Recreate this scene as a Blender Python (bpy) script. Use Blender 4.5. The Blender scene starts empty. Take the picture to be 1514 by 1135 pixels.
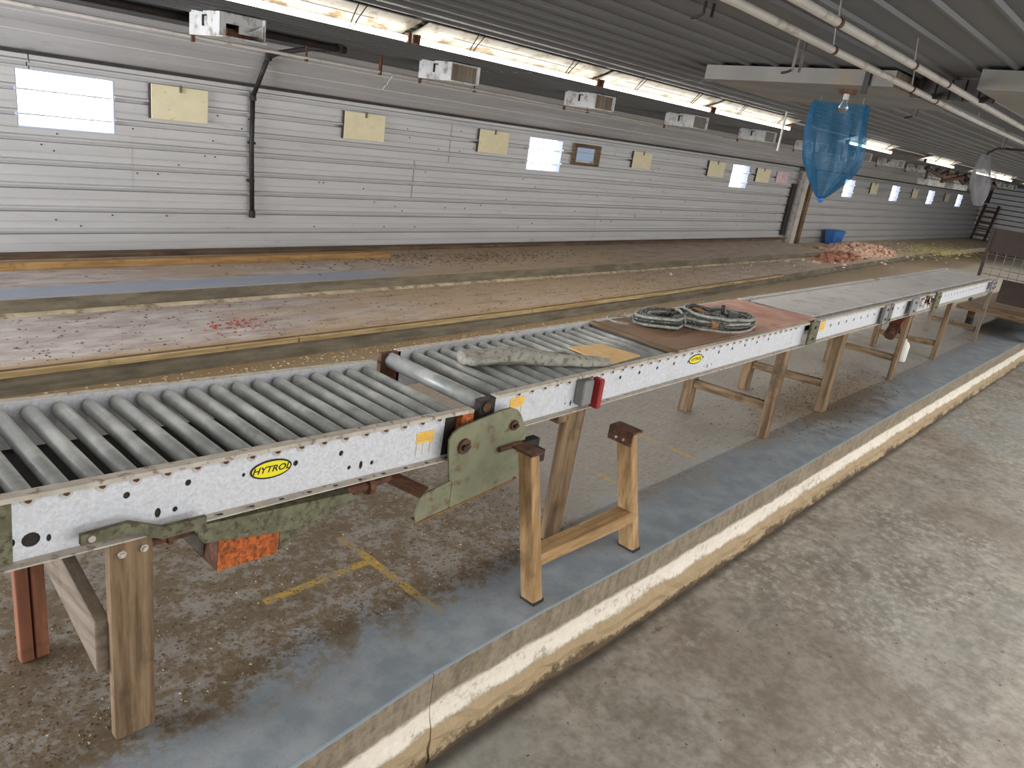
import bpy, bmesh, math, random
from mathutils import Vector, Matrix
random.seed(7)
SC = bpy.context.scene
COL = SC.collection
rnd = random.uniform

# ------------------------------------------------------------------ camera, world, lights, exposure
CAM_H = 1.935
cam_d = bpy.data.cameras.new('camera')
cam = bpy.data.objects.new('camera', cam_d); COL.objects.link(cam)
R = [[0.67377896, -0.14897136, 0.72376063], [-0.72566325, -0.3181851, 0.61005827], [0.13940864, -0.93625092, -0.32248946]]
cam.matrix_world = Matrix(((R[0][0], -R[0][1], -R[0][2], 0), (R[1][0], -R[1][1], -R[1][2], 0), (R[2][0], -R[2][1], -R[2][2], CAM_H), (0, 0, 0, 1)))
cam_d.sensor_width = 36.0; cam_d.lens = 36.0 * 1115 / 1514
cam_d.clip_start = 0.05; cam_d.clip_end = 200
SC.camera = cam
wd = bpy.data.worlds.new('sky'); SC.world = wd; wd.use_nodes = True
wd.node_tree.nodes['Background'].inputs[0].default_value = (0.80, 0.90, 1.0, 1)
wd.node_tree.nodes['Background'].inputs[1].default_value = 1.0
def area_light(name, loc, rot, sx, sy, energy, color):
    l = bpy.data.lights.new(name, 'AREA'); l.shape = 'RECTANGLE'; l.size = sx; l.size_y = sy
    l.energy = energy; l.color = color
    o = bpy.data.objects.new(name, l); COL.objects.link(o); o.location = loc; o.rotation_euler = rot
    return o
area_light('daylight_door', (4.5, -5.85, 0.9), (math.radians(90), 0, 0), 11.0, 2.3, 85, (1.0, 0.96, 0.90))
area_light('daylight_door_far', (22.0, -5.85, 0.9), (math.radians(90), 0, 0), 14.0, 2.3, 100, (1.0, 0.96, 0.9))
area_light('gable_fill', (-4.4, 5.2, 1.25), (math.radians(90), 0, math.radians(-90)), 3.6, 1.8, 330, (0.90, 0.94, 1.0))  # unseen cool fill, added at the near gable to brighten the left wall
# unseen broad fill added over the walkway, where more tube rows are assumed
for k, (x, e) in enumerate(((1.0, 90), (9.0, 108), (18.0, 120), (28.0, 110))):
    area_light('fill_overhead', (x, -1.3, 2.40), (0, 0, 0), 7.6, 2.6, e, (1.0, 0.985, 0.96))
WIN_E = 1.6
TUBE_E = 6.0
STRIP_W = 5.5
vs = SC.view_settings
vs.view_transform = 'Standard'; vs.look = 'None'; vs.exposure = 1.0; vs.gamma = 1.0; vs.use_curve_mapping = False

# ------------------------------------------------------------------ node helper
class V:
    def __init__(s, g, sock): s.g = g; s.s = sock
    def __add__(s, o): return s.g.m('ADD', s, o)
    def __radd__(s, o): return s.g.m('ADD', s, o)
    def __sub__(s, o): return s.g.m('SUBTRACT', s, o)
    def __rsub__(s, o): return s.g.m('SUBTRACT', o, s)
    def __mul__(s, o): return s.g.m('MULTIPLY', s, o)
    def __rmul__(s, o): return s.g.m('MULTIPLY', s, o)
    def __truediv__(s, o): return s.g.m('DIVIDE', s, o)
    def abs(s): return s.g.m('ABSOLUTE', s, 0)
class G:
    def __init__(s, name):
        s.mat = bpy.data.materials.new(name); s.mat.use_nodes = True
        s.t = s.mat.node_tree; s.n = s.t.nodes; s.l = s.t.links
        s.b = s.n['Principled BSDF']; s.out = s.n['Material Output']
    def put(s, sock, v):
        if isinstance(v, V): s.l.new(v.s, sock)
        elif isinstance(v, (tuple, list)): sock.default_value = tuple(v) + ((1.0,) if len(v) == 3 and sock.type == 'RGBA' else ())
        else: sock.default_value = v
    def m(s, op, a, b=0, c=None):
        n = s.n.new('ShaderNodeMath'); n.operation = op
        s.put(n.inputs[0], a); s.put(n.inputs[1], b)
        if c is not None: s.put(n.inputs[2], c)
        return V(s, n.outputs[0])
    def clamp(s, a):
        n = s.n.new('ShaderNodeClamp'); s.put(n.inputs[0], a); return V(s, n.outputs[0])
    def pos(s): return V(s, s.n.new('ShaderNodeNewGeometry').outputs['Position'])
    def obj(s): return V(s, s.n.new('ShaderNodeTexCoord').outputs['Object'])
    def rand(s): return V(s, s.n.new('ShaderNodeObjectInfo').outputs['Random'])
    def xyz(s, v):
        n = s.n.new('ShaderNodeSeparateXYZ'); s.put(n.inputs[0], v); return [V(s, o) for o in n.outputs]
    def comb(s, x, y, z):
        n = s.n.new('ShaderNodeCombineXYZ'); [s.put(n.inputs[i], q) for i, q in enumerate((x, y, z))]; return V(s, n.outputs[0])
    def scale(s, v, sc):
        n = s.n.new('ShaderNodeMapping'); s.put(n.inputs[0], v); n.inputs['Scale'].default_value = sc; return V(s, n.outputs[0])
    def noise(s, v, sc=5.0, det=4.0, rough=0.55, off=None):
        if off: 
            n0 = s.n.new('ShaderNodeMapping'); s.put(n0.inputs[0], v); n0.inputs['Location'].default_value = (off, off * 1.7, off * .6); v = V(s, n0.outputs[0])
        n = s.n.new('ShaderNodeTexNoise'); s.put(n.inputs['Vector'], v)
        n.inputs['Scale'].default_value = sc; n.inputs['Detail'].default_value = det; n.inputs['Roughness'].default_value = rough
        return V(s, n.outputs[0])
    def voro(s, v, sc=5.0):
        n = s.n.new('ShaderNodeTexVoronoi'); s.put(n.inputs['Vector'], v); n.inputs['Scale'].default_value = sc
        return V(s, n.outputs['Distance']), V(s, n.outputs['Color'])
    def step(s, v, a, b):          # smoothstep a..b
        n = s.n.new('ShaderNodeMapRange'); n.interpolation_type = 'SMOOTHSTEP'
        s.put(n.inputs[0], v); n.inputs[1].default_value = a; n.inputs[2].default_value = b
        return V(s, n.outputs[0])
    def mix(s, f, a, b):
        n = s.n.new('ShaderNodeMix'); n.data_type = 'RGBA'
        s.put(n.inputs[0], f); s.put(n.inputs[6], a); s.put(n.inputs[7], b); return V(s, n.outputs[2])
    def bump(s, h, st=0.3, dist=0.01):
        n = s.n.new('ShaderNodeBump'); n.inputs['Strength'].default_value = st; n.inputs['Distance'].default_value = dist
        s.put(n.inputs['Height'], h); s.l.new(n.outputs[0], s.b.inputs['Normal'])
    def done(s, col, rough=0.6, metal=0.0, spec=None):
        s.put(s.b.inputs['Base Color'], col); s.put(s.b.inputs['Roughness'], rough); s.put(s.b.inputs['Metallic'], metal)
        if spec is not None: s.b.inputs['Specular IOR Level'].default_value = spec
        return s.mat
def L(r, g, b):                     # sRGB 0-255 -> linear
    f = lambda c: (c / 255 / 12.92) if c / 255 <= 0.04045 else ((c / 255 + 0.055) / 1.055) ** 2.4
    return (f(r), f(g), f(b))
def plain(name, col, rough=0.6, metal=0.0, var=0.25, sc=9.0, dirt=None, dirt_amt=0.5, bump=0.15):
    g = G(name); p = g.pos()
    n = g.noise(p, sc, 5)
    d = tuple(c * (1 - var) for c in col); h = tuple(min(1, c * (1 + var)) for c in col)
    c = g.mix(g.step(n, .3, .7), d, h)
    if dirt:
        k = g.step(g.noise(p, sc * 1.7, 6, .65, 4.2), .62 - .25 * dirt_amt, .75 - .2 * dirt_amt)
        c = g.mix(k, c, dirt)
    if bump: g.bump(g.noise(p, sc * 6, 3), bump, .004)
    return g.done(c, rough, metal)
def wood(name, a, b, axis, rough=.75, dark=None):
    g = G(name); p = g.pos()
    sc = [28, 28, 28]; sc[axis] = 2.2
    q = g.scale(p, sc)
    n = g.noise(q, 1.0, 6, .6); n2 = g.noise(g.scale(p, [s * 3 for s in sc]), 1.0, 3)
    c = g.mix(g.step(n, .32, .68), a, b)
    c = g.mix(g.step(n2, .55, .75) * .35, c, tuple(v * .5 for v in a))
    blot = g.step(g.noise(p, 7, 4, .6, 3.1), .55, .72)
    c = g.mix(blot * .55, c, dark or tuple(v * .45 for v in a))
    g.bump(n, .25, .003)
    return g.done(c, rough, 0, .3)

M = {}
# ---- metal sheets of wall and ceiling
def sheet_mat(name, base, dirtcol, rough, streak):
    g = G(name); p = g.pos()
    n = g.noise(g.scale(p, (.6, 3, 7)), 1.5, 5)
    f = g.noise(p, 40, 3)
    c = g.mix(g.step(n, .3, .75), tuple(v * .88 for v in base), base)
    c = g.mix(g.step(f, .55, .8) * .25, c, tuple(v * .6 for v in base))
    k = g.step(g.noise(g.scale(p, (2.0, 6, 9)), 1.0, 6, .65, 2.0), .6, .8)
    c = g.mix(k * streak, c, dirtcol)
    c = g.mix(g.rand() * .10, c, tuple(v * .7 for v in base))
    g.bump(g.noise(g.scale(p, (.5, 3, 6)), 1.0, 2), .12, .01)
    return g.done(c, rough, .25, .4)
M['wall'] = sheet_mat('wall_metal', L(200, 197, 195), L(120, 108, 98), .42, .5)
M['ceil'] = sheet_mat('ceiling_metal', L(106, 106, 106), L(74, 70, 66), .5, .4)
M['white'] = plain('white_painted_metal', L(205, 203, 200), .5, 0, .1, 6, L(150, 140, 128), .5)
M['reflector'] = plain('stained_lamp_reflector', L(172, 168, 158), .5, 0, .15, 5, L(130, 112, 88), .5)
M['reveal'] = plain('bluish_window_reveal', L(186, 194, 210), .6, 0, .05)
M['whitewood'] = plain('weathered_white_board', L(128, 123, 116), .8, 0, .12, 3, L(132, 120, 104), .5)
M['black'] = plain('black_iron', L(44, 38, 36), .6, .3, .3, 14, L(80, 55, 42), .3)
M['cream'] = plain('cream_panel', L(236, 224, 186), .7, 0, .04, 8, L(212, 192, 146), .15)
# ---- galvanised channel
g = G('galvanised_steel'); p = g.pos()
d1, c1 = g.voro(p, 120); cx_ = g.xyz(c1)[0]
c = g.mix(cx_ * .6 + g.noise(p, 60, 3) * .4, L(192, 193, 197), L(222, 223, 227))
c = g.mix(g.step(g.noise(p, 9, 6, .65), .55, .75) * .35, c, L(168, 166, 164))
c = g.mix(g.step(g.noise(p, 26, 5, .7, 5.0), .68, .76) * .6, c, L(128, 110, 94))
M['galv'] = g.done(c, .45, .1)
M['flange'] = plain('dusty_flange', L(188, 178, 164), .7, .1, .12, 20, L(128, 108, 88), .35)
# ---- rollers: zinc with dust
g = G('roller_zinc'); p = g.pos()
n = g.noise(p, 11, 6, .6)
c = g.mix(g.step(n, .35, .7), L(150, 151, 147), L(184, 184, 179))
c = g.mix(g.step(g.noise(p, 24, 5, .65, 2.0), .58, .74) * .45, c, L(140, 132, 120))
c = g.mix(g.rand() * .2, c, L(150, 152, 150))
g.bump(g.noise(p, 60, 3), .08, .002)
M['roller'] = g.done(c, .46, .3)
M['bearing'] = plain('greasy_bearing', L(52, 46, 42), .6, .4, .3, 30)
M['rust'] = plain('rust_orange', L(176, 92, 40), .9, 0, .35, 45, L(110, 60, 34), .6, .4)
M['rustred'] = plain('rust_red', L(146, 74, 52), .85, 0, .25, 20, L(104, 60, 44), .5)
M['rustbrown'] = plain('rust_brown', L(132, 92, 54), .85, 0, .25, 20, L(104, 98, 76), .5)
M['rustdark'] = plain('dark_rust', L(88, 60, 46), .85, .1, .3, 20, L(120, 72, 46), .5, .3)
M['green'] = plain('faded_green_paint', L(122, 122, 96), .75, 0, .14, 10, L(108, 88, 62), .30, .2)
M['greendark'] = plain('dirty_green_paint', L(104, 102, 78), .8, 0, .25, 26, L(74, 64, 46), .5, .25)
M['red'] = plain('red_paint', L(160, 42, 44), .55, 0, .15, 12)
M['greybox'] = plain('grey_switch_paint', L(128, 128, 126), .6, 0, .1, 15)
M['sticker'] = plain('orange_yellow_sticker', L(238, 188, 84), .6, 0, .06, 30, L(226, 160, 70), .3, 0)
M['yellow'] = plain('emblem_yellow', L(238, 222, 30), .5, 0, .03, 10, None, 0, 0)
M['ink'] = plain('black_ink', L(24, 24, 22), .5, 0, .1, 10, None, 0, 0)
M['inkfaint'] = plain('faint_print', L(206, 160, 92), .6, 0, .1, 10, None, 0, 0)
M['streak'] = plain('drip_mark', L(206, 196, 150), .6, 0, .1, 10, None, 0, 0)
for ax, nm in ((0, 'x'), (1, 'y'), (2, 'z')):
    M['old' + nm] = wood('weathered_wood_' + nm, L(92, 72, 52), L(140, 116, 88), ax)
    M['new' + nm] = wood('lumber_' + nm, L(136, 106, 70), L(178, 144, 102), ax)
M['greywoodz'] = wood('grey_wood_z', L(112, 98, 84), L(146, 132, 116), 2)
M['greywoody'] = wood('grey_wood_y', L(104, 90, 76), L(134, 120, 104), 1)
M['redwood'] = wood('reddish_wood', L(122, 78, 58), L(150, 100, 76), 2)
M['orangewood'] = wood('orange_board', L(140, 104, 62), L(172, 138, 90), 0)
M['edgewood'] = wood('edge_timber', L(148, 124, 84), L(186, 164, 122), 0)
M['darkwood'] = wood('dark_wood', L(84, 66, 52), L(116, 94, 74), 0)
M['tan'] = plain('tan_fibreboard', L(226, 186, 128), .8, 0, .06, 14, L(200, 150, 96), .25)
# ---- stained board on the conveyor
g = G('red_stained_board'); p = g.pos(); x, y, z = g.xyz(p)
n = g.noise(p, 5, 5); nn = g.noise(g.scale(p, (3, 22, 3)), 1, 4)
c = g.mix(g.step(n, .35, .65), L(176, 128, 110), L(198, 154, 136))
c = g.mix(g.step(g.noise(g.scale(p, (2, 5, 3)), 1.1, 3, .5, 1.3), .56, .74) * .55, c, L(166, 84, 74))
br = g.step(x + (n - .5) * 1.1 + (y - 2.2) * -.9, 4.75, 3.95)
br = 1 - g.step(x + (n - .5) * .8 + (y - 2.25) * .55, 4.05, 4.85)
c = g.mix(br, c, g.mix(nn, L(110, 82, 60), L(156, 122, 90)))
g.bump(nn, .15, .002)
M['redboard'] = g.done(c, .75)
M['greyboard'] = plain('grey_dusty_board', L(190, 185, 181), .7, 0, .06, 4, L(164, 156, 148), .35)
M['tarp'] = plain('dusty_grey_canvas', L(160, 156, 144), .9, 0, .14, 22, L(118, 108, 92), .45, .4)
M['cable'] = plain('grey_black_cable', L(58, 58, 54), .6, 0, .45, 40, L(140, 140, 130), .5)
M['cablegrey'] = plain('grey_cable', L(150, 150, 142), .6, 0, .2, 40, L(96, 94, 88), .4)
M['tie'] = plain('orange_twine', L(150, 108, 62), .85, 0, .2, 60)
M['brownboard'] = plain('brown_board', L(64, 51, 43), .7, 0, .1, 8)
M['steelgrey'] = plain('grey_steel_wire', L(120, 112, 104), .6, .4, .2, 20)
M['rubber'] = plain('rubber', L(40, 37, 35), .8, 0, .2, 20)
M['pvc'] = plain('grey_white_pipe', L(190, 182, 172), .55, 0, .07, 6, L(160, 148, 132), .35)
M['bin'] = plain('blue_plastic', L(52, 112, 184), .5, 0, .1, 10, L(120, 150, 180), .2)
M['jug'] = plain('white_plastic', L(220, 216, 208), .5, 0, .05, 10)
M['gasket'] = plain('dark_seam', L(62, 56, 52), .8, 0, .2, 10)
def emit(name, col, st):
    g = G(name); e = g.n.new('ShaderNodeEmission'); e.inputs[0].default_value = tuple(col) + (1,); e.inputs[1].default_value = st
    g.l.new(e.outputs[0], g.out.inputs[0]); return g.mat
M['tube'] = emit('fluorescent_tube', (1.0, .95, .84), TUBE_E)
M['pane'] = emit('daylit_translucent_panel', (.93, .95, 1.0), WIN_E)
g = G('sky_blue_opening'); M['bluepane'] = emit('daylit_blue_panel', (.36, .46, .62), .35)
g = G('clear_glass'); g.b.inputs['Transmission Weight'].default_value = 1.0
M['bulb'] = g.done((.95, .95, .95), .05)
def film(name, tint, body, tr, rough=.2):
    g = G(name)
    a = g.n.new('ShaderNodeBsdfTransparent'); a.inputs[0].default_value = tint + (1,)
    p = g.pos(); n = g.noise(g.scale(p, (9, 9, 2)), 1.5, 4)
    g.done(body, rough); g.bump(g.noise(g.scale(p, (14, 14, 2.2)), 1.6, 5), .9, .03); g.b.inputs['Specular IOR Level'].default_value = .9
    tl = g.n.new('ShaderNodeBsdfTranslucent'); tl.inputs[0].default_value = body + (1,)
    m0 = g.n.new('ShaderNodeMixShader'); m0.inputs[0].default_value = .45
    g.l.new(g.b.outputs[0], m0.inputs[1]); g.l.new(tl.outputs[0], m0.inputs[2])
    m1 = g.n.new('ShaderNodeMixShader'); g.put(m1.inputs[0], g.step(n, .25, .8) * .25 + tr)
    g.l.new(m0.outputs[0], m1.inputs[2]); g.l.new(a.outputs[0], m1.inputs[1])
    for l in list(g.out.inputs[0].links): g.l.remove(l)
    g.l.new(m1.outputs[0], g.out.inputs[0]); return g.mat
M['bluefilm'] = film('blue_plastic_film', (.60, .76, .84), L(64, 132, 172), .22, .14)
M['greyfilm'] = film('clear_dusty_film', (.72, .72, .74), L(168, 166, 166), .40)

# ---- floors
def paintband(g, x, y, cx, cy, hx, hy, n):
    return g.step((x - cx).abs() + (n - .5) * .02, hx + .006, hx - .006) * g.step((y - cy).abs() + (n - .5) * .03, hy + .01, hy - .01)
def rng(g, v, a, b, s): return g.step(v, a - s, a + s) * (1 - g.step(v, b - s, b + s))
g = G('blue_painted_concrete'); p = g.pos(); x, y, z = g.xyz(p)
n1 = g.noise(p, 1.6, 6, .6); n2 = g.noise(p, 7, 6, .65, 3.0); n3 = g.noise(p, 32, 5, .7, 1.0); n4 = g.noise(p, 90, 3, .7, 2.0)
c = g.mix(g.step(n2, .35, .7), L(124, 131, 136), L(148, 152, 154))
grey = g.step(n1 * .9 + (y - 1.8) * 1.3 + (n2 - .5) * .9, .42, .78)
c = g.mix(grey, c, g.mix(n3, L(100, 94, 86), L(160, 153, 144)))
st_ = g.noise(g.scale(p, (2.2, 16, 1)), 4, 5, .7, 8.0)
c = g.mix(g.step(st_, .52, .66) * grey * .5, c, L(112, 98, 78))
# manure and litter stain: strongest round the near conveyor
near = (1 - g.step(x + (n2 - .5) * 1.2, 2.5, 3.5)) * g.step(y + (n1 - .5) * .5 + (n2 - .5) * .35, 1.74, 1.98)
c = g.mix(near * (g.step(n3 * .6 + n2 * .5, .46, .60) * .85 + .06), c, g.mix(n4, L(60, 46, 28), L(116, 97, 70)))
d2 = g.m('SQRT', (x - 6.9) * (x - 6.9) * .28 + (y - 2.05) * (y - 2.05) * 3.2)
c = g.mix((1 - g.step(d2 + (n2 - .5) * 1.0, .3, .95)) * .75, c, g.mix(n3, L(76, 60, 38), L(116, 96, 66)))
back = g.step(y + (n2 - .5) * 1.4, 3.2, 4.2) 
c = g.mix(back * .75, c, g.mix(n3, L(120, 102, 80), L(166, 150, 128)))
c = g.mix(g.step(x + (n1 - .5) * 3 + y * .6, 9.0, 12.5) * g.step(y + (n2 - .5), 2.6, 3.2) * .75, c, g.mix(n2, L(164, 152, 136), L(204, 197, 186)))
lw = g.step(y + (n1 - .5) * .6, 4.5, 4.85)
c = g.mix(lw * .55, c, L(136, 108, 66))
c = g.mix(g.step(n4, .62, .74) * .5, c, L(78, 68, 58))
ye = paintband(g, x, y, 1.92, 2.17, .022, .36, n3)
ye = g.m('MAXIMUM', ye, paintband(g, x, y, 1.66, 2.29, .27, .02, n3))
ye = g.m('MAXIMUM', ye, paintband(g, x, y, 4.43, 2.24, .02, .26, n3))
ye = g.m('MAXIMUM', ye, paintband(g, x, y, 3.62, 2.24, .02, .2, n3))
c = g.mix(ye * g.step(n3 * .5 + n2 * .5, .42, .57) * .8, c, L(172, 140, 58))
g.bump(n3 + n4 * .5, .3, .006)
M['L1'] = g.done(c, g.m('ADD', n2 * .3, .5), 0, .35)
g = G('ledge_concrete'); p = g.pos(); x, y, z = g.xyz(p)
n1 = g.noise(g.scale(p, (.5, 1.2, 1)), 1.5, 6, .6); n2 = g.noise(g.scale(p, (.7, 2, 1)), 5, 6, .65, 3.0); n3 = g.noise(p, 26, 5, .7, 1.0)
c = g.mix(g.step(n2, .35, .7), L(168, 154, 147), L(200, 190, 185))
br = g.step(x * .10 + (n1 - .5) * 1.6 + (n2 - .5) * .5, .18, .62)
c = g.mix(br * (1 - g.step(x + (n1 - .5) * 4, 8.0, 13.0) * .55) * .8, c, g.mix(n3, L(146, 117, 82), L(198, 173, 140)))
edge = g.step(y + (n2 - .5) * .25, 5.1, 4.97)
edge = 1 - g.step(y + (n2 - .5) * .25, 4.96, 5.16)
c = g.mix(edge * .75, c, L(160, 128, 78))
st = g.step(g.noise(g.scale(p, (.6, 3, 1)), 3, 6, .7, 7.0), .54, .64)
c = g.mix(st * .5, c, L(122, 98, 78))
blue = (1 - g.step(x + (n2 - .5) * 2, 4.6, 5.6)) * rng(g, y + (n3 - .5) * .1, 6.12, 6.42, .05) * g.step(z, .2, .24)
c = g.mix(blue * .85, c, L(150, 160, 176))
far = g.step(y, 6.85, 7.2) * g.step(x + (n2 - .5) * 1.5, 4.6, 6.0)
c = g.mix(far * .35, c, L(140, 120, 98))
straw = g.step(x + (n1 - .5) * 5, 15.0, 19.0)
c = g.mix(straw * .85, c, g.mix(n2, L(186, 168, 142), L(224, 210, 188)))
g.bump(n3, .3, .006)
M['ledge'] = g.done(c, .75, 0, .3)
g = G('riser_concrete'); p = g.pos(); x, y, z = g.xyz(p)
n2 = g.noise(g.scale(p, (.7, 1, 3)), 4, 6, .65); n3 = g.noise(p, 24, 5, .7)
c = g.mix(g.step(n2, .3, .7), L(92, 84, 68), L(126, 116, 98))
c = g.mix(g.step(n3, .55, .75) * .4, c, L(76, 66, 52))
g.bump(n3, .3, .006)
M['riser'] = g.done(c, .85)
g = G('walkway_concrete'); p = g.pos(); x, y, z = g.xyz(p)
n1 = g.noise(p, .9, 6, .6, .7); n2 = g.noise(p, 3.5, 7, .68, 3.0); n3 = g.noise(p, 16, 6, .7, 1.0); n4 = g.noise(p, 70, 3, .7, 2.0)
lo = g.noise(p, .55, 4, .55, 2.2); n5 = g.noise(p, 38, 4, .7, 4.0)
c = g.mix(g.step(n2 * .5 + n3 * .5, .36, .64), L(118, 111, 100), L(160, 153, 142))
c = g.mix(g.step(lo, .50, .62) * .5, c, g.mix(n3, L(130, 136, 133), L(152, 157, 154)))
c = g.mix(g.step(g.noise(p, .6, 5, .6, 9.0), .52, .66) * .4, c, g.mix(n3, L(104, 88, 74), L(134, 116, 100)))
sc_ = g.step(g.noise(p, .8, 3, .5, 14.0), .50, .60) * g.step(n3 * .6 + n5 * .4, .50, .60)
c = g.mix(sc_ * .5, c, L(184, 178, 166))
c = g.mix(g.step(n5, .60, .74) * .5, c, L(88, 78, 66))
c = g.mix(g.step(g.noise(p, 9, 4, .6, 6.0), .68, .74) * .6, c, L(78, 70, 60))
unshaded = 1 - g.step(y, 1.46, 1.53)  # shade along the curb foot, painted dark into the walkway colour
c = g.mix((1 - unshaded) * .8, c, L(60, 50, 40))
g.bump(n3 + n4 * .6, .22, .006)
M['walk'] = g.done(c, g.m('ADD', n2 * .35, .42), 0, .35)
g = G('curb_concrete'); p = g.pos(); x, y, z = g.xyz(p)
n2 = g.noise(g.scale(p, (1.2, 3, 3)), 3, 6, .65); n3 = g.noise(p, 34, 5, .7); n5 = g.noise(g.scale(p, (3, 1, .8)), 8, 4, .6, 3.0)
c = g.mix(g.step(n5 * .35 + n3 * .35 + n2 * .3, .36, .62), L(104, 92, 74), L(146, 132, 112))
w = rng(g, z + (n2 - .5) * .07 + (n3 - .5) * .04, -.232, -.142, .014) * (g.step(n2 * .5 + n3 * .5, .36, .48) * .5 + .5)
tan = 1 - g.step(z + (n2 - .5) * .08 + (n3 - .5) * .05, -.25, -.225)
c = g.mix(tan, c, g.mix(n3, L(150, 126, 94), L(182, 160, 126)))
c = g.mix(w, c, g.mix(n3 * .6 + n2 * .4, L(186, 170, 148), L(246, 238, 226)))
blk = 1 - g.step(z + (n2 - .5) * .22 + (n3 - .5) * .10, -.375, -.335)
c = g.mix(g.step(n3, .58, .72) * tan * .5, c, L(110, 86, 58))
c = g.mix(blk * .85, c, L(62, 46, 28))
c = g.mix(g.step(z, -.004, -.001), c, L(146, 158, 166))
g.bump(n3, .4, .008)
M['curb'] = g.done(c, .85)
M['stripc'] = plain('pale_mortar_strip', L(188, 172, 144), .9, 0, .2, 5, L(136, 118, 92), .55)
M['crack'] = plain('dark_joint', L(52, 46, 40), .9)
M['shav'] = plain('brown_litter', L(92, 72, 52), .95, 0, .45, 60, None, 0, 0)
M['lightlitter'] = plain('pale_shavings', L(176, 156, 122), .95, 0, .3, 60, None, 0, 0)
M['strawm'] = plain('straw', L(206, 192, 118), .95, 0, .25, 20, None, 0, 0)
M['pinkrub'] = plain('pink_rubble', L(216, 180, 158), .95, 0, .2, 9, L(172, 130, 104), .5, .3)
M['brownrub'] = plain('brown_pink_rubble', L(180, 128, 104), .95, 0, .3, 9, L(130, 92, 70), .5, .3)
M['brick'] = plain('red_fragments', L(150, 76, 66), .95, 0, .3, 30, None, 0, 0)

# ------------------------------------------------------------------ mesh builder
class B:
    def __init__(s): s.v = []; s.f = []; s.mi = []; s.mats = []
    def _m(s, m):
        if isinstance(m, str): m = M[m]
        if m not in s.mats: s.mats.append(m)
        return s.mats.index(m)
    def add(s, vs_, fs, m=None):
        o = len(s.v); s.v += [Vector(q) for q in vs_]; i = s._m(m) if m else 0
        for f in fs: s.f.append([o + k for k in f]); s.mi.append(i)
        return s
    def hexa(s, q, m=None):         # 8 corners: bottom loop then top loop
        return s.add(q, [(3, 2, 1, 0), (4, 5, 6, 7), (0, 1, 5, 4), (1, 2, 6, 5), (2, 3, 7, 6), (3, 0, 4, 7)], m)
    def box(s, x0, x1, y0, y1, z0, z1, m=None):
        return s.hexa([(x0, y0, z0), (x1, y0, z0), (x1, y1, z0), (x0, y1, z0), (x0, y0, z1), (x1, y0, z1), (x1, y1, z1), (x0, y1, z1)], m)
    def beam(s, a, b, w, h, up=(0, 0, 1), m=None):   # bar from a to b, w sideways, h along up
        a = Vector(a); b = Vector(b); d = (b - a).normalized(); u = Vector(up); u = (u - d * u.dot(d)).normalized(); r = d.cross(u)
        q = []
        for e in (a, b):
            q.append([e - r * w / 2 - u * h / 2, e + r * w / 2 - u * h / 2, e + r * w / 2 + u * h / 2, e - r * w / 2 + u * h / 2])
        return s.hexa(q[0] + q[1], m)
    def tube(s, pts, r, n=8, m=None, caps=True):
        pts = [Vector(q) for q in pts]; vv = []; k = len(pts)
        u = None
        for i, q in enumerate(pts):
            d = ((pts[min(i + 1, k - 1)] - pts[max(i - 1, 0)])).normalized()
            if u is None: u = Vector((0, 0, 1)) if abs(d.z) < .9 else Vector((1, 0, 0))
            u = (u - d * u.dot(d)).normalized(); w = d.cross(u)
            rr = r[i] if isinstance(r, (list, tuple)) else r
            vv += [q + (u * math.cos(t) + w * math.sin(t)) * rr for t in [2 * math.pi * j / n for j in range(n)]]
        fs = [(i * n + j, i * n + (j + 1) % n, (i + 1) * n + (j + 1) % n, (i + 1) * n + j) for i in range(k - 1) for j in range(n)]
        if caps: fs += [tuple(reversed(range(n))), tuple((k - 1) * n + j for j in range(n))]
        return s.add(vv, fs, m)
    def prism(s, poly, a0, a1, axis, m=None):        # poly 2-D extruded along axis: 0: (y,z), 1: (x,z), 2: (x,y)
        def mk(p, a): return {0: (a, p[0], p[1]), 1: (p[0], a, p[1]), 2: (p[0], p[1], a)}[axis]
        n = len(poly); vv = [mk(p, a0) for p in poly] + [mk(p, a1) for p in poly]
        return s.add(vv, [tuple(range(n)), tuple(reversed(range(n, 2 * n)))] + [(i, n + i, n + (i + 1) % n, (i + 1) % n) for i in range(n)], m)
    def mesh(s, name, smooth=False):
        me = bpy.data.meshes.new(name); me.from_pydata([tuple(q) for q in s.v], [], s.f)
        for m in s.mats: me.materials.append(m)
        for i, p in enumerate(me.polygons):
            p.material_index = s.mi[i]
            if smooth: p.use_smooth = True
        bm = bmesh.new(); bm.from_mesh(me); bmesh.ops.recalc_face_normals(bm, faces=bm.faces[:]); bm.to_mesh(me); bm.free()
        return me
def link(name, me, parent=None, loc=None, rot=None):
    o = bpy.data.objects.new(name, me); COL.objects.link(o)
    if parent is not None: o.parent = parent
    if loc is not None: o.location = loc
    if rot is not None: o.rotation_euler = rot
    return o
def part(name, b, m, parent, origin=(0, 0, 0), bev=0, smooth=False):
    """mesh built in world coordinates, stored relative to its parent's origin"""
    if not b.mats: b.mats = [M[m] if isinstance(m, str) else m]
    og = Vector(origin)
    b.v = [q - og for q in b.v]
    o = link(name, b.mesh(name, smooth), parent)
    if bev:
        md = o.modifiers.new('bevel', 'BEVEL'); md.width = bev; md.segments = 1; md.limit_method = 'ANGLE'
    if smooth:
        pass
    return o
def tag(o, label, cat, group=None, kind=None):
    o['label'] = label; o['category'] = cat
    if group: o['group'] = group
    if kind: o['kind'] = kind
    return o
def thing(name, loc, label, cat, group=None, rot=None):
    o = link(name, None, None, loc, rot); return tag(o, label, cat, group)
def solo(name, b, m, label, cat, origin, group=None, bev=0, smooth=False, kind=None):
    o = part(name, b, m, None, origin, bev, smooth); o.location = origin; return tag(o, label, cat, group, kind)
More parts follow.
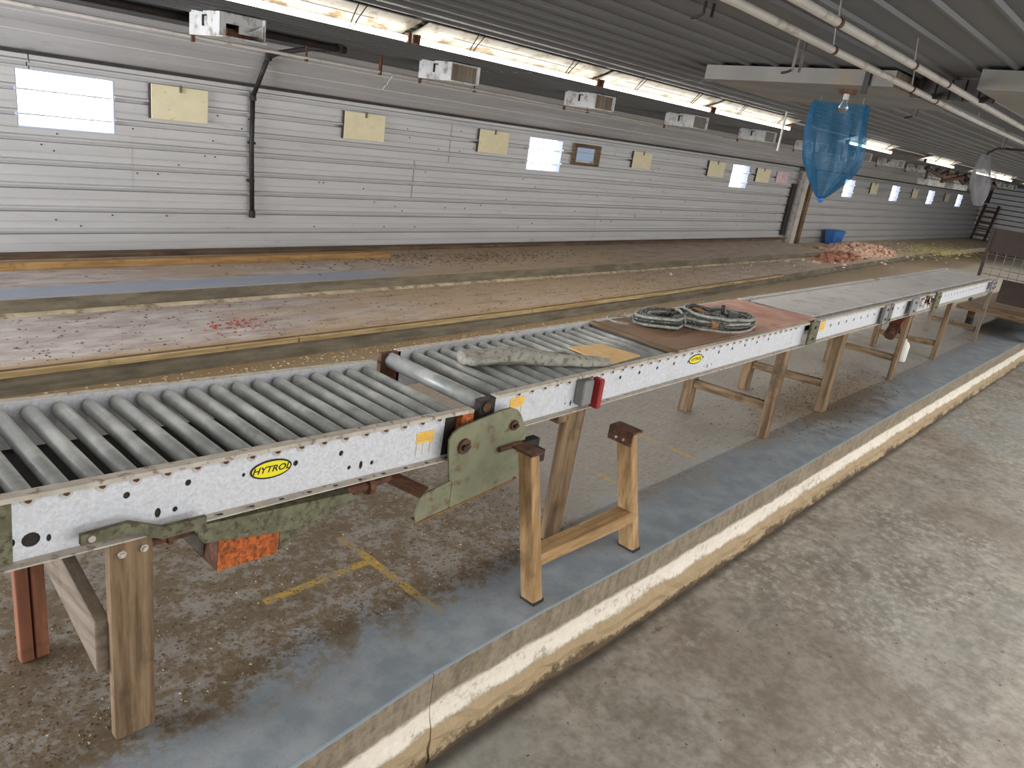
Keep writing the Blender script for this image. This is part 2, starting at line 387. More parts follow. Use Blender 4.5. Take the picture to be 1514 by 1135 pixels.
def struct(name, b=None, m=None, bev=0):
    o = part(name, b, m, None, (0, 0, 0), bev) if b else link(name, None)
    o['kind'] = 'structure'; return o

# ------------------------------------------------------------------ setting: floors, ledges, curb
WZ = -0.42                                   # walkway level
XE = 37.6                                    # far gable
L2Z, L3Z = 0.135, 0.255
L2Y, L3Y = 4.94, 6.10
walk = struct('floor', B().box(-5, 45, -6.2, 1.62, WZ - .2, WZ), 'walk')
CURB = [(-5, 1.50), (.0, 1.50), (1.0, 1.512), (1.65, 1.562), (2.3, 1.562), (2.9, 1.548), (4.1, 1.54), (6.5, 1.538), (8.9, 1.525), (13, 1.49), (20, 1.46), (XE, 1.45)]
b = B()
for (xa, ya), (xb, yb) in zip(CURB[:-1], CURB[1:]):
    o = len(b.v)
    b.add([(xa, ya + .004, 0), (xb, yb + .004, 0), (xb, 6, 0), (xa, 6, 0), (xa, ya + .02, WZ), (xb, yb + .02, WZ)], [(0, 1, 2, 3), (0, 4, 5, 1)])
struct('platform', b, 'L1')
def curb_piece(pts):
    prof = [(0, 0), (0, -.15), (-.006, -.19), (-.022, -.235), (-.028, -.29), (-.02, -.34), (-.03, -.38), (-.014, WZ - .01), (.012, WZ - .01), (.012, .0006), (.005, .001)]
    b = B(); fine = []
    for (xa, ya), (xb, yb) in zip(pts[:-1], pts[1:]):
        n = max(1, int((xb - xa) / .09)) if xa < 9 else 4
        fine += [(xa + (xb - xa) * i / n, ya + (yb - ya) * i / n) for i in range(n)]
    fine.append(pts[-1]); n = len(prof)
    rr = random.Random(3)
    for x, y in fine:
        for k, (dy, z) in enumerate(prof):
            j = rr.uniform(-.006, .006) if 2 < k < 8 else rr.uniform(-.0012, .0012)
            b.v.append(Vector((x, y + dy + j, z + (j if 2 < k < 7 else 0))))
    for i in range(len(fine) - 1):
        for k in range(n):
            b.f.append([i * n + k, i * n + (k + 1) % n, (i + 1) * n + (k + 1) % n, (i + 1) * n + k]); b.mi.append(0)
    b.f += [list(range(n)), list(range((len(fine) - 1) * n, len(fine) * n))]; b.mi += [0, 0]
    return b
struct('trim_1', curb_piece([c for c in CURB if c[0] < 1.6] + [(1.652, 1.560)]), 'curb')
struct('trim_2', curb_piece([(1.657, 1.561)] + [c for c in CURB if c[0] > 1.7]), 'curb')
# lower ledge (with its timber edging) and upper ledge
L2P = [(-5, 4.93), (6, 4.94), (9, 5.02), (13, 5.2), (16, 5.35), (20, 5.55), (26, 5.8)]
b = B()
for (xa, ya), (xb, yb) in zip(L2P[:-1], L2P[1:]):
    b.add([(xa, ya, L2Z), (xb, yb, L2Z), (xb, 7.6, L2Z), (xa, 7.6, L2Z)], [(0, 1, 2, 3)], 'ledge')
    b.add([(xa, ya, L2Z), (xa, ya, -.01), (xb, yb, -.01), (xb, yb, L2Z)], [(0, 1, 2, 3)], 'riser')
    for d0, d1, z in ((.0, -.05, .03),):
        b.add([(xa, ya + d0, z), (xb, yb + d0, z), (xb, yb + d1, z), (xa, ya + d1, z), (xa, ya + d1, 0), (xb, yb + d1, 0)], [(0, 1, 2, 3), (3, 2, 5, 4)], 'riser')
b.add([(26, 5.8, L2Z), (XE, 5.8, L2Z), (XE, 7.6, L2Z), (26, 7.6, L2Z), (26, 5.8, 0), (XE, 5.8, 0)], [(0, 1, 2, 3), (0, 4, 5, 1)], 'ledge')
struct('platform_lower_ledge', b)
led = struct('trim_3')
for (xa, ya), (xb, yb) in ((( -4, 4.931), (-.4, 4.934)), ((-.39, 4.934), (3.2, 4.937)), ((3.21, 4.937), (6.0, 4.94)), ((6.01, 4.94), (9, 5.02)), ((9.01, 5.02), (13, 5.2))):
    part('edging_board', B().hexa([(xa, ya - .012, L2Z - .035), (xb, yb - .012, L2Z - .035), (xb, yb + .008, L2Z - .035), (xa, ya + .008, L2Z - .035), (xa, ya - .012, L2Z + .004), (xb, yb - .012, L2Z + .004), (xb, yb + .008, L2Z + .004), (xa, ya + .008, L2Z + .004)]), 'edgewood', led, bev=.003)
    part('edging_board', B().hexa([(xa, ya + .020, L2Z - .02), (xb, yb + .020, L2Z - .02), (xb, yb + .045, L2Z - .02), (xa, ya + .045, L2Z - .02), (xa, ya + .020, L2Z + .005), (xb, yb + .020, L2Z + .005), (xb, yb + .045, L2Z + .005), (xa, ya + .045, L2Z + .005)]), 'darkwood', led, bev=.003)
b = B(); NX = 60
b.add([(-5, L3Y, L3Z), (17.2, L3Y - .02, L3Z), (17.2, 7.6, L3Z), (-5, 7.6, L3Z)], [(0, 1, 2, 3)], 'ledge')
b.add([(-5, L3Y, L3Z), (17.2, L3Y - .02, L3Z), (17.2, L3Y - .02, .1), (-5, L3Y, .1)], [(0, 1, 2, 3)], 'riser')
b.add([(17.2, L3Y - .02, L3Z), (17.2, 7.6, L3Z), (18.4, 7.6, L2Z + .02), (18.4, L3Y - .3, L2Z + .002)], [(0, 1, 2, 3)], 'ledge')
b.prism([(L3Y - .06, L2Z + .001), (L3Y + .004, L2Z + .001), (L3Y + .004, L2Z + .022), (L3Y - .012, L2Z + .02), (L3Y - .04, L2Z + .010)], -5, 17.2, 0, 'stripc')
struct('platform_upper_ledge', b)

# ------------------------------------------------------------------ long wall: ribbed sheets laid along the building
WY = 7.5
RIB = .1975; Z0 = .262
def wall_profile(z0, z1):
    pts = []
    k0 = int(math.floor((z0 - Z0) / RIB)) - 1
    ev = []
    for k in range(k0, k0 + 12):
        zr = Z0 + k * RIB
        ev += [(zr - .016, 0), (zr - .014, .05), (zr + .014, .05), (zr + .016, -.018), (zr + .030, -.018), (zr + .042, 0), (zr + .09, 0), (zr + .094, .003), (zr + .100, .003), (zr + .104, 0)]
    def dep(z):
        for (a, da), (c, dc) in zip(ev[:-1], ev[1:]):
            if a <= z <= c: return da + (dc - da) * (z - a) / max(1e-6, c - a)
        return 0
    return [(z0, dep(z0))] + [e for e in ev if z0 < e[0] < z1] + [(z1, dep(z1))]
def wall_sheet(x0, x1, z0, z1, parent, y=WY, axis='x', off=0.0):
    pr = wall_profile(z0, z1); b = B(); n = len(pr)
    for xx in (x0, x1):
        for z, d in pr:
            b.v.append(Vector((xx, y + d + off, z)) if axis == 'x' else Vector((y + d + off, xx, z)))
    for k in range(n - 1): b.f.append([k, k + 1, n + k + 1, n + k]); b.mi.append(0)
    return part('sheet', b, 'wall', parent)
WINS = [2.09, 8.49, 14.79, 21.25, 25.3, 29.35, 33.4]
WW, WZ0, WZ1 = .775, 1.338, 1.81
wl = struct('wall_left')
for z0, z1 in ((.1, WZ0 - .02), (WZ1 + .02, 2.1)): part('backing', B().box(-4.5, XE, WY + .065, WY + .075, z0, z1), 'gasket', wl)
rr = random.Random(5)
def run(z0, z1, cuts, first):
    xs = sorted(cuts)
    for a, c in zip(xs[:-1], xs[1:]): wall_sheet(a - .004, c + .004, z0, z1, wl, off=rr.choice((0, .003, .005)))
run(.10, .862, [-4, -1.2, 1.02, 4.55, 7.1, 10.4, 13.7, 17, 20.3, 23.6, 26.9, 30.2, 33.5, XE], 0)
run(.860, WZ0 + .002, [-4, -.1, 3.0, 6.4, 8.9, 12.2, 15.5, 18.8, 22.1, 25.4, 28.7, 32, 35.3, XE], 0)
edges = [-4.0]
for w in WINS: edges += [w, w + WW]
edges.append(XE)
for i in range(0, len(edges), 2):
    a, c = edges[i], edges[i + 1]
    mid = [a] + ([a + 2.0] if c - a > 4.5 else []) + ([a + 4.1] if c - a > 5 else []) + [c]
    run(WZ0, WZ1, mid, 0)
run(WZ1 - .002, 1.925, [-4, 2.2, 8.3, 14.4, 20.5, 26.6, 32.7, XE], 0)
b = B(); rq = random.Random(9)
for k in range(150):
    x = rq.uniform(-.5, 20); z = Z0 + RIB * rq.randint(1, 8) + rq.choice((.06, .115, .16))
    if WZ0 - .02 < z < WZ1 + .02 and any(w - .02 < x < w + WW + .02 for w in WINS): continue
    if z > 1.9: continue
    b.box(x - .006, x + .006, WY - .005, WY + .004, z - .006, z + .006)
part('screw', b, 'gasket', wl)['kind'] = 'stuff'
for i, w in enumerate(WINS):
    wn = struct('window_%d' % (i + 1))
    f = .15
    b = B(); t = .012
    b.box(w, w + WW, WY + .002, WY + f, WZ1 - t, WZ1); b.box(w, w + WW, WY + .002, WY + f, WZ0, WZ0 + t)
    b.box(w, w + t, WY + .002, WY + f, WZ0 + t, WZ1 - t); b.box(w + WW - t, w + WW, WY + .002, WY + f, WZ0 + t, WZ1 - t)
    part('window_frame', b, 'reveal', wn)
    pr = [(z, d) for z, d in wall_profile(WZ0 + t, WZ1 - t)]
    b = B(); n = len(pr)
    for xx in (w + t, w + WW - t):
        for z, d in pr: b.v.append(Vector((xx, WY + .12 + d, z)))
    for k in range(n - 1): b.f.append([k, k + 1, n + k + 1, n + k]); b.mi.append(0)
    part('pane', b, 'pane', wn)
    b = B()
    for k in range(9):
        zz = Z0 + k * RIB
        if WZ0 + .05 < zz < WZ1 - .05: b.box(w + t, w + WW - t, WY + .05, WY + .062, zz - .005, zz + .005)
    part('bar', b, 'white', wn)
# far gable, opposite wall with its door openings, near gable
wf = struct('wall_far')
part('backing', B().box(XE + .05, XE + .06, -6, 7.6, WZ, 2.6), 'gasket', wf)
for z0, z1, cuts in ((WZ, .3, [-6, -2, 2, 5.8]), (.1, .86, [-6, -3, .2, 3.4, 6.6, 7.55]), (.862, 1.6, [-6, -1.5, 1.7, 4.9, 7.55]), (1.602, 2.56, [-6, -3, .2, 3.4, 6.6, 7.2])):
    for a, c in zip(cuts[:-1], cuts[1:]): wall_sheet(a + .001, c - .001, z0, z1, wf, y=XE, axis='y')
wr = struct('wall_right')
for a, c, z0, z1 in ((-5, XE, 2.12, 2.6), (-5, -1.2, WZ, 2.12), (10.2, 14.8, WZ, 2.12), (29.2, XE, WZ, 2.12)):
    part('sheet', B().box(a, c, -6.08, -6.0, z0, z1), 'wall', wr)
wb = struct('wall_back')
for a, c, z0, z1 in ((-6, 3.2, WZ, 2.5), (3.2, 7.1, 2.2, 2.5), (7.1, 7.5, L3Z, 2.2), (3.2, 7.1, 0, .3)):
    part('sheet', B().box(-4.58, -4.5, a, c, z0, z1), 'wall', wb)

# ------------------------------------------------------------------ ceiling: cove and sloping sheets
CA, CM = .63, .03
def cz(y): return CAM_H + CA - CM * y if y > 0 else CAM_H + CA + .03 * y
cl = struct('ceiling')
COVE = [(7.5, 1.945), (7.1, cz(7.1) - .012)]
def ribbed(p0, p1, x0, x1, pitch, off, h=.015, w=.03, minor=True):
    """sheet between two (y,z) points, ribs along x standing proud of the room side"""
    a = Vector((0, p0[0], p0[1])); c = Vector((0, p1[0], p1[1])); d = (c - a).normalized(); ln = (c - a).length
    nn = Vector((0, d.z, -d.y)) if d.y < 0 else Vector((0, -d.z, d.y))
    if nn.z > 0: nn = -nn
    ev = [(0, 0)]; s = off
    while s < ln - w:
        ev += [(s, 0), (s + .008, h), (s + w - .008, h), (s + w, 0)]
        if minor: ev += [(s + pitch * .52, 0), (s + pitch * .52 + .006, .005), (s + pitch * .52 + .014, .005), (s + pitch * .52 + .02, 0)]
        s += pitch
    ev = [e for e in ev if e[0] <= ln] + [(ln, 0)]
    b = B(); n = len(ev)
    for xx in (x0, x1):
        for t, e in ev:
            q = a + d * t + nn * e; b.v.append(Vector((xx, q.y, q.z)))
    for k in range(n - 1): b.f.append([k, k + 1, n + k + 1, n + k]); b.mi.append(0)
    return b
xs = [-4.5, .6, 5.7, 10.8, 16, 22, 28, XE]
for a, c in zip(xs[:-1], xs[1:]):
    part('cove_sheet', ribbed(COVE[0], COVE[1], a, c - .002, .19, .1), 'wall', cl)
PITCH = .184
ys = [7.12 + .736 - .736 * k for k in range(20)]
for ya, yb in zip(ys[:-1], ys[1:]):
    for i, (a, c) in enumerate(zip(xs[:-1], xs[1:])):
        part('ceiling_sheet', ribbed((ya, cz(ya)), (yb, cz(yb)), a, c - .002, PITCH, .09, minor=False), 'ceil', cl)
struct('trim_4', B().box(-4.5, XE, WY - .022, WY + .004, 1.918, 1.948), 'gasket')
# wall base: sill plank and the yellow-brown board lying along it
bs = struct('baseboard_left')
for a, c in ((-4, 1.5), (1.503, 6.2), (6.203, 11.3), (11.303, 17.9)):
    part('sill_board', B().box(a, c, WY - .14, WY - .01, L3Z, L3Z + .04), 'darkwood', bs, bev=.004)
solo('loose_board', B().box(-3.2, 5.72, 6.965, 7.05, L3Z, L3Z + .065), 'orangewood', 'long orange-brown timber lying on the upper ledge along the foot of the wall', 'board', (1.2, 7, L3Z), bev=.004)

# ------------------------------------------------------------------ roller conveyors
NY, FY = 1.947, 2.548            # webs of the near and far channel
RP = .0875
def plate_with_holes(b, x0, x1, z0, z1, y, holes, m, seg=12):
    """vertical plate in the xz plane at y; holes = (x, z, rx, rz); one hole per cell, real openings"""
    xs = [x0]
    hs = sorted(holes)
    for i, h in enumerate(hs):
        l = max(xs[-1], h[0] - h[2] - .006); r = h[0] + h[2] + .006
        if i + 1 < len(hs): r = min(r, (h[0] + h[2] + hs[i + 1][0] - hs[i + 1][2]) / 2)
        if i and l < xs[-1] + 1e-6: l = xs[-1]
        if l > xs[-1]: b.add([(xs[-1], y, z0), (l, y, z0), (l, y, z1), (xs[-1], y, z1)], [(0, 1, 2, 3)], m)
        hx, hz, rx, rz = h
        ring, outer = [], []
        ang = [2 * math.pi * k / seg + .13 for k in range(seg)] + [math.atan2((cz_ - hz), (cx_ - hx)) % (2 * math.pi) for cx_ in (l, r) for cz_ in (z0, z1)]
        for t in sorted(ang):
            ct, st = math.cos(t), math.sin(t)
            ring.append((hx + rx * ct, y, hz + rz * st))
            sx = ((r - hx) if ct > 0 else (hx - l)) / max(1e-6, abs(ct)); sz = ((z1 - hz) if st > 0 else (hz - z0)) / max(1e-6, abs(st))
            sc = min(sx, sz); outer.append((hx + sc * ct, y, hz + sc * st))
        n = len(ang); deep = [(q[0], y + .004, q[2]) for q in ring]
        b.add(ring + outer + deep, [(k, (k + 1) % n, n + (k + 1) % n, n + k) for k in range(n)] + [(k, (k + 1) % n, 2 * n + (k + 1) % n, 2 * n + k) for k in range(n)], m)
        xs.append(r)
    b.add([(xs[-1], y, z0), (x1, y, z0), (x1, y, z1), (xs[-1], y, z1)], [(0, 1, 2, 3)], m)
def channel(L_, H, y, out, holes, wx0=0):
    """side channel, web at y, flanges towards out (-1 near, +1 far); top at z=0"""
    b = B(); fl = .034 * out
    if holes is None: b.box(wx0, L_, min(y, y + .003 * -out), max(y, y + .003 * -out), -H, 0, 'galv')
    else: plate_with_holes(b, wx0, L_, -H, 0, y, holes, 'galv')
    ya, yb = sorted((y, y + fl))
    b.box(0, L_, ya, yb, -.005, .0, 'flange'); b.box(0, L_, ya, yb, -H, -H + .005, 'flange')
    yl = y + fl
    b.box(0, L_, min(yl, yl - .003 * out), max(yl, yl - .003 * out), -.014, -.005, 'flange')
    return b
def make_roller():
    b = B(); n = 18; y0, y1 = NY + .017, FY - .017; r = .0262
    prof = [(y0, .010, 1), (y0, .019, 1), (y0 + .003, .0235, 1), (y0 + .004, r, 0), (y1 - .004, r, 0), (y1 - .003, .0235, 1), (y1, .019, 1), (y1, .010, 1)]
    for y, rr_, _ in prof:
        b.v += [Vector((rr_ * math.cos(2 * math.pi * k / n), y, rr_ * math.sin(2 * math.pi * k / n))) for k in range(n)]
    b._m('roller'); b._m('bearing')
    for i in range(len(prof) - 1):
        for k in range(n):
            b.f.append([i * n + k, i * n + (k + 1) % n, (i + 1) * n + (k + 1) % n, (i + 1) * n + k]); b.mi.append(0 if i == 3 else 1)
    for yy0, yy1 in ((NY + .001, y0 + .002), (y1 - .002, FY - .001)):
        b.tube([(0, yy0, 0), (0, yy1, 0)], .0065, 6, 'bearing')
    me = b.mesh('roller')
    for p in me.polygons: p.use_smooth = p.material_index == 0
    return me
ROLLER = make_roller()
def text_mesh(txt, size, mat, shear=0.0, bold=0.0):
    cu = bpy.data.curves.new('lettering', 'FONT'); cu.body = txt; cu.size = size; cu.align_x = 'CENTER'; cu.align_y = 'CENTER'
    cu.shear = shear; cu.offset = bold; cu.extrude = .0002; cu.resolution_u = 3
    o = bpy.data.objects.new('t', cu); COL.objects.link(o)
    dg = bpy.context.evaluated_depsgraph_get(); me = bpy.data.meshes.new_from_object(o.evaluated_get(dg))
    bpy.data.objects.remove(o); me.materials.clear(); me.materials.append(M[mat]); me.name = 'lettering'
    return me
def emblem(parent, x, z, w, h):
    b = B(); n = 28
    e = [(math.cos(2 * math.pi * k / n), math.sin(2 * math.pi * k / n)) for k in range(n)]
    y = NY - .0012
    b.prism([(x + w / 2 * c, z + h / 2 * s_) for c, s_ in e], y, y - .0015, 1, 'ink')
    o = part('emblem', b, 'ink', parent)
    b = B(); b.prism([(x + (w / 2 - .006) * c, z + (h / 2 - .006) * s_) for c, s_ in e], y - .0015, y - .0022, 1)
    f = part('emblem_face', b, 'yellow', parent); f.parent = o
    t = link('lettering', text_mesh('HYTROL', h * .46, 'ink', .25, .0006), o, (x, y - .0025, z), (math.radians(90), 0, 0))
    t.scale = (1.15, 1, 1)
    o['label'] = 'yellow oval emblem with black border and black lettering'
def sticker(parent, x, z, w, h, drip=True):
    b = B(); y = NY - .001; b.box(x, x + w, y - .001, y, z, z + h); o = part('sticker', b, 'sticker', parent)
    o['label'] = 'small orange-yellow sticker'
    b = B()
    for k in range(3): b.box(x + w * .12, x + w * (.88 - .1 * k), y - .0014, y - .001, z + h * (.25 + .22 * k), z + h * (.31 + .22 * k))
    l = part('print', b, 'inkfaint', parent); l.parent = o
    if drip:
        for k in (.05, .42, .85):
            part('drip_mark', B().box(x + w * k, x + w * k + .003, y - .0007, y - .0002, z - .05, z), 'streak', parent)
def conveyor(x0, x1, ztop, slope, label, holes, H=.198, wx0=0, rollers=(None, None)):
    """local x along the section from x0, local z=0 at the top of the channels"""
    Ln = (x1 - x0)
    t = thing('roller_conveyor', (x0, 0, ztop), label, 'conveyor', 'sections of the roller conveyor line', (0, math.atan(slope), 0))
    part('side_channel', channel(Ln, H, NY, -1, holes, wx0), None, t)
    part('side_channel', channel(Ln, H, FY, 1, None), None, t)
    part('hole_shade_strip', B().box(.02, Ln - .02, NY + .006, NY + .014, -H + .006, -.07), 'bearing', t)  # dark strip added behind the web so its holes read as shaded
    part('gap_shade_belt', B().box(.05, Ln - .05, NY + .09, FY - .09, -.125, -.118), 'rubber', t)  # belt under the rollers, added dark to give the shaded gaps between them
    n = int((Ln - .03) / RP); off = (Ln - (n - 1) * RP) / 2
    for k in range(n):
        link('roller', ROLLER, t, (off + k * RP, 0, -.0365))
    for k in range(max(2, int(Ln / 1.1))):
        xx = .25 + k * (Ln - .5) / max(1, int(Ln / 1.1) - 1)
        part('cross_tie', B().box(xx - .02, xx + .02, NY + .003, FY - .003, -H + .006, -H + .05), 'galv', t)
    return t, off, n
def SX(x): return x                      # near web positions, world x
# --- near section, sloping down to the hinge
S1 = (.18, 2.065); z1a = .915 - .041 * (S1[0] - .443)
h1 = [(.749, .826 - .0), (.922, .818), (1.102, .797), (1.282, .792), (1.461, .785), (1.556, .820)]
def loc1(x, z, top=None):
    zt = .915 - .041 * (x - .443); return (x - S1[0], z - zt)
holes = []
for x, z in h1[:5]: lx, lz = loc1(x, z); holes.append((lx, lz, .0095, .0105))
for x, z, rx, rz in ((.515, .766, .022, .021), (.836, .745, .009, .016), (.886, .742, .008, .009), (1.502, .72, .008, .008), (1.553, .718, .008, .016), (1.602, .715, .008, .009), (.474, .770, .006, .011), (.556, .758, .006, .011)):
    lx, lz = loc1(x, z); holes.append((lx, lz, rx, rz))
holes[2] = (holes[2][0] - .004, holes[2][1], .006, .007)
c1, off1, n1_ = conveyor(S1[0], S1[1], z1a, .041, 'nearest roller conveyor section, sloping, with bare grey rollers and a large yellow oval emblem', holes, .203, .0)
lx, lz = loc1(1.192, .795); emblem(c1, lx, lz, .148, .066)
lx, lz = loc1(1.805, .742); sticker(c1, lx, lz, .085, .046)
L1n = S1[1] - S1[0]
p = part('end_plate', B().box(L1n - .062, L1n + .002, NY - .033, NY - .003, -.12, -.006), 'rust', c1); p['label'] = 'rust-orange end plate'
part('dark_end', B().box(L1n - .12, L1n - .063, NY - .004, NY - .001, -.19, -.006), 'bearing', c1).name = 'end_plate'
p = part('hinge_plate', B().box(0, .292, NY - .008, NY - .001, -.196, -.006, 'greendark').tube([(.21, NY - .014, -.12), (.21, NY - .004, -.12)], .010, 8, 'rustdark').tube([(.21, NY - .014, -.165), (.21, NY - .004, -.165)], .010, 8, 'rustdark'), None, c1)
p['label'] = 'green painted plate with bolts'
for k in range(9):     # dark crescents under the flange at the axle seats
    pass
def axle_ends(par, off, n, xmin, xmax):
    b = B()
    for k in range(n):
        x = off + k * RP
        if xmin < x < xmax:
            b.tube([(x, NY - .002, -.033), (x, NY + .001, -.033)], .017, 10, 'greyboard')
            b.tube([(x, NY - .007, -.031), (x, NY + .002, -.031)], .008, 6, 'rustdark')
    part('axle_end', b, None, par)['kind'] = 'stuff'
    b = B(); k = .35
    while k < xmax:
        b.box(k, k + .016, NY - .026, NY - .014, -.2, -.197) if 0 else None
        k += .11
axle_ends(c1, off1, n1_, .31, L1n - .14)
b = B()
for k in range(12):
    b.box(.62 + k * .105, .636 + k * .105, NY - .024, NY - .014, -.1985, -.1972, 'bearing')
part('flange_slot', b, None, c1)['kind'] = 'stuff'
for x in (.70, .79, .95): pass
# drive guard, strap and shaft under the near section
G1 = (1.0, 1.9, .65)
def W1(x, z): return x, z
p = part('strap', B().prism([(-.0, 0)] * 0 + [(x - S1[0], z - z1a + .0) for x, z in ((.615, .787), (.74, .793), (.83, .752), (.958, .752), (.958, .716), (.83, .714), (.74, .757), (.615, .757))], NY - .052, NY - .036, 1, 'greendark').tube([(.46, NY - .058, -.153), (.46, NY - .05, -.153)], .010, 8, 'flange'), None, c1)
p['label'] = 'bent green steel strap with a bolt'
gx = lambda x, z: (x - S1[0], z - z1a)
b = B().prism([gx(*q) for q in ((.965, .712), (1.50, .690), (1.53, .655), (1.36, .612), (1.30, .603), (.966, .648))], NY - .03, NY + .10, 1, 'greendark')
p = part('drive_guard', b, None, c1); p['label'] = 'dirty green drive guard'
b = B().prism([gx(*q) for q in ((1.03, .652), (1.243, .636), (1.243, .512), (1.03, .512))], NY + .001, NY + .004, 1, 'rust')
p = part('guard_panel', b, None, c1); p['label'] = 'rust-orange guard panel'
b = B().prism([gx(*q) for q in ((1.246, .636), (1.37, .61), (1.31, .55), (1.246, .522))], NY + .0, NY + .004, 1, 'greendark')
part('guard_panel', b, None, c1)
b = B(); x_, z_ = gx(1.03, .512); b.box(x_ - .002, x_ + .002, NY + .004, NY + .16, z_, z_ + .13, 'rustdark'); b.box(x_ - .08, x_ + .21, NY + .1, NY + .16, z_ + .10, z_ + .135, 'rustdark')
b.prism([gx(*q) for q in ((.93, .64), (1.027, .62), (1.027, .52))], NY + .09, NY + .093, 1, 'steelgrey')
part('guard_panel', b, None, c1)
x_, z_ = gx(1.52, .665)
b = B().tube([(x_ - .25, NY + .03, z_ - .012), (x_ + .10, NY + .03, z_)], .021, 12, 'rustdark').tube([(x_ + .09, NY + .03, z_), (x_ + .115, NY + .03, z_)], .036, 12, 'rustdark').tube([(x_ + .115, NY + .03, z_), (x_ + .21, NY + .04, z_ + .004)], .014, 10, 'rustdark')
p = part('drive_shaft', b, None, c1); p['label'] = 'rusty shaft with a collar'
x_, z_ = gx(1.70, .668)
b = B().beam((x_, NY + .16, z_ + .01), (x_ + .13, NY - .06, z_ - .045), .10, .006, (0, 0, 1), 'rustdark')
part('foot_bracket', b, None, c1)
x_, z_ = gx(.95, .66)
b = B().tube([(x_ - .14, NY + .06, z_ - .02), (x_ + .03, NY + .06, z_ - .015)], .012, 8, 'rustdark').tube([(x_ - .06, NY + .06, z_ - .018), (x_ - .045, NY + .06, z_ - .018)], .022, 8, 'rustdark')
part('drive_shaft', b, None, c1)
# hinge gusset between the two sections
x0, z0 = S1[0], z1a
b = B()
pl = [(1.918, .708), (1.914, .757), (1.934, .785), (1.965, .800), (2.20, .829), (2.256, .830), (2.30, .812), (2.325, .785), (2.345, .752), (2.362, .735), (2.374, .70), (2.38, .60), (2.33, .473), (1.958, .446), (1.958, .57), (1.94, .58)]
pl = [(x, z) for x, z in pl]
b.prism(pl, 1.883, 1.892, 1, 'green')
gus = solo('hinge_gusset', b, None, 'large green rusting steel hinge plate joining the two nearest conveyor sections', 'plate', (2.15, 1.888, .6))
og = (2.15, 1.888, .6)
b = B().prism([(1.776, .47), (1.782, .50), (1.80, .55), (1.935, .57), (1.957, .575), (1.957, .446), (1.79, .430)], 1.885, 1.892, 1, 'green')
part('lower_plate', b, None, gus, og)
b = B().hexa([(1.79, 1.880, .428), (2.36, 1.880, .470), (2.36, 1.925, .470), (1.79, 1.925, .428), (1.79, 1.880, .436), (2.36, 1.880, .480), (2.36, 1.925, .480), (1.79, 1.925, .436)], 'orangewood')
p = part('bottom_flange', B().hexa(b.v, 'rustbrown'), None, gus, og); p['label'] = 'rust-brown bottom flange'
for (x, z, r) in ((1.995, .716, .026), (2.283, .748, .018)):
    b = B().tube([(x, 1.884, z), (x, 1.872, z)], r * 1.25, 14, 'rustdark').tube([(x - r * .35, 1.873, z), (x - r * .35, 1.858, z)], r * .5, 6, 'bearing').tube([(x + r * .5, 1.873, z), (x + r * .5, 1.862, z)], r * .45, 6, 'rustdark')
    part('bolt', b, None, gus, og)
b = B().box(2.33, 2.45, 1.86, 1.90, .615, .66, 'black').tube([(2.20, 1.872, .655), (2.34, 1.872, .655)], .012, 8, 'rustdark')
part('lug', b, None, gus, og)

# --- second, long section
S2 = (2.185, 5.515); ZT = .885
hl = lambda x, z: (x - S2[0], z - ZT)
holes = []
for k in range(14):
    x = 3.147 + .1752 * (k - 3)
    if abs(x - 2.62) < .04: continue
    holes.append(hl(x, .805 + .0009 * k) + (.0105, .0105))
holes = [h for h in holes if not (abs(h[0] + S2[0] - 3.85) < .05 or abs(h[0] + S2[0] - 4.02) < .05)] + [hl(3.83, .80) + (.007, .008), hl(4.005, .806) + (.007, .008)]
for x in (2.70, 4.03, 5.20):
    holes += [hl(x + .055, .738) + (.007, .015)] + [hl(x + .012, .744) + (.005, .005)] + [hl(x + .105, .744) + (.006, .006)]
holes = sorted(holes)
ok = [holes[0]]
for h in holes[1:]:
    if h[0] - h[2] > ok[-1][0] + ok[-1][2] + .004: ok.append(h)
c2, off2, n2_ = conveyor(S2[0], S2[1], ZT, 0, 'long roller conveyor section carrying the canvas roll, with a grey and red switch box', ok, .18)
axle_ends(c2, off2, n2_, .1, S2[1] - S2[0] - .1)
emblem(c2, 3.915 - S2[0], .806 - ZT, .16, .058)
x_, z_ = hl(2.315, .812); sticker(c2, x_, z_ - .02, .09, .046)
p = part('end_roller', B().tube([(-.045, NY + .005, -.038), (-.045, FY - .005, -.038)], .036, 18, 'roller'), None, c2)
for q in p.data.polygons: q.use_smooth = len(q.vertices) == 4
p = part('end_plate', B().box(-.085, .004, NY - .028, NY + .003, -.18, -.010, 'bearing').tube([(-.05, NY - .036, -.04), (-.05, NY - .03, -.04)], .022, 10, 'rustdark'), None, c2)
part('end_plate', B().box(-.10, .012, FY - .003, FY + .02, -.16, -.002, 'rustdark'), None, c2)
x_, z_ = hl(2.77, .735)
sw = part('switch_box', B().box(x_, x_ + .075, NY - .055, NY - .001, z_, z_ + .125), 'greybox', c2, bev=.006)
h_ = part('handle', B().box(x_ + .085, x_ + .118, NY - .085, NY - .03, z_ - .018, z_ + .132, 'red'), None, c2, bev=.006); h_.parent = sw; h_['label'] = 'red switch handle'
h_ = part('conduit', B().tube([(x_ + .13, NY - .03, z_ + .10), (x_ + .16, NY - .025, z_ + .085), (x_ + .17, NY - .005, z_ + .075)], .012, 8, 'galv'), None, c2); h_.parent = sw
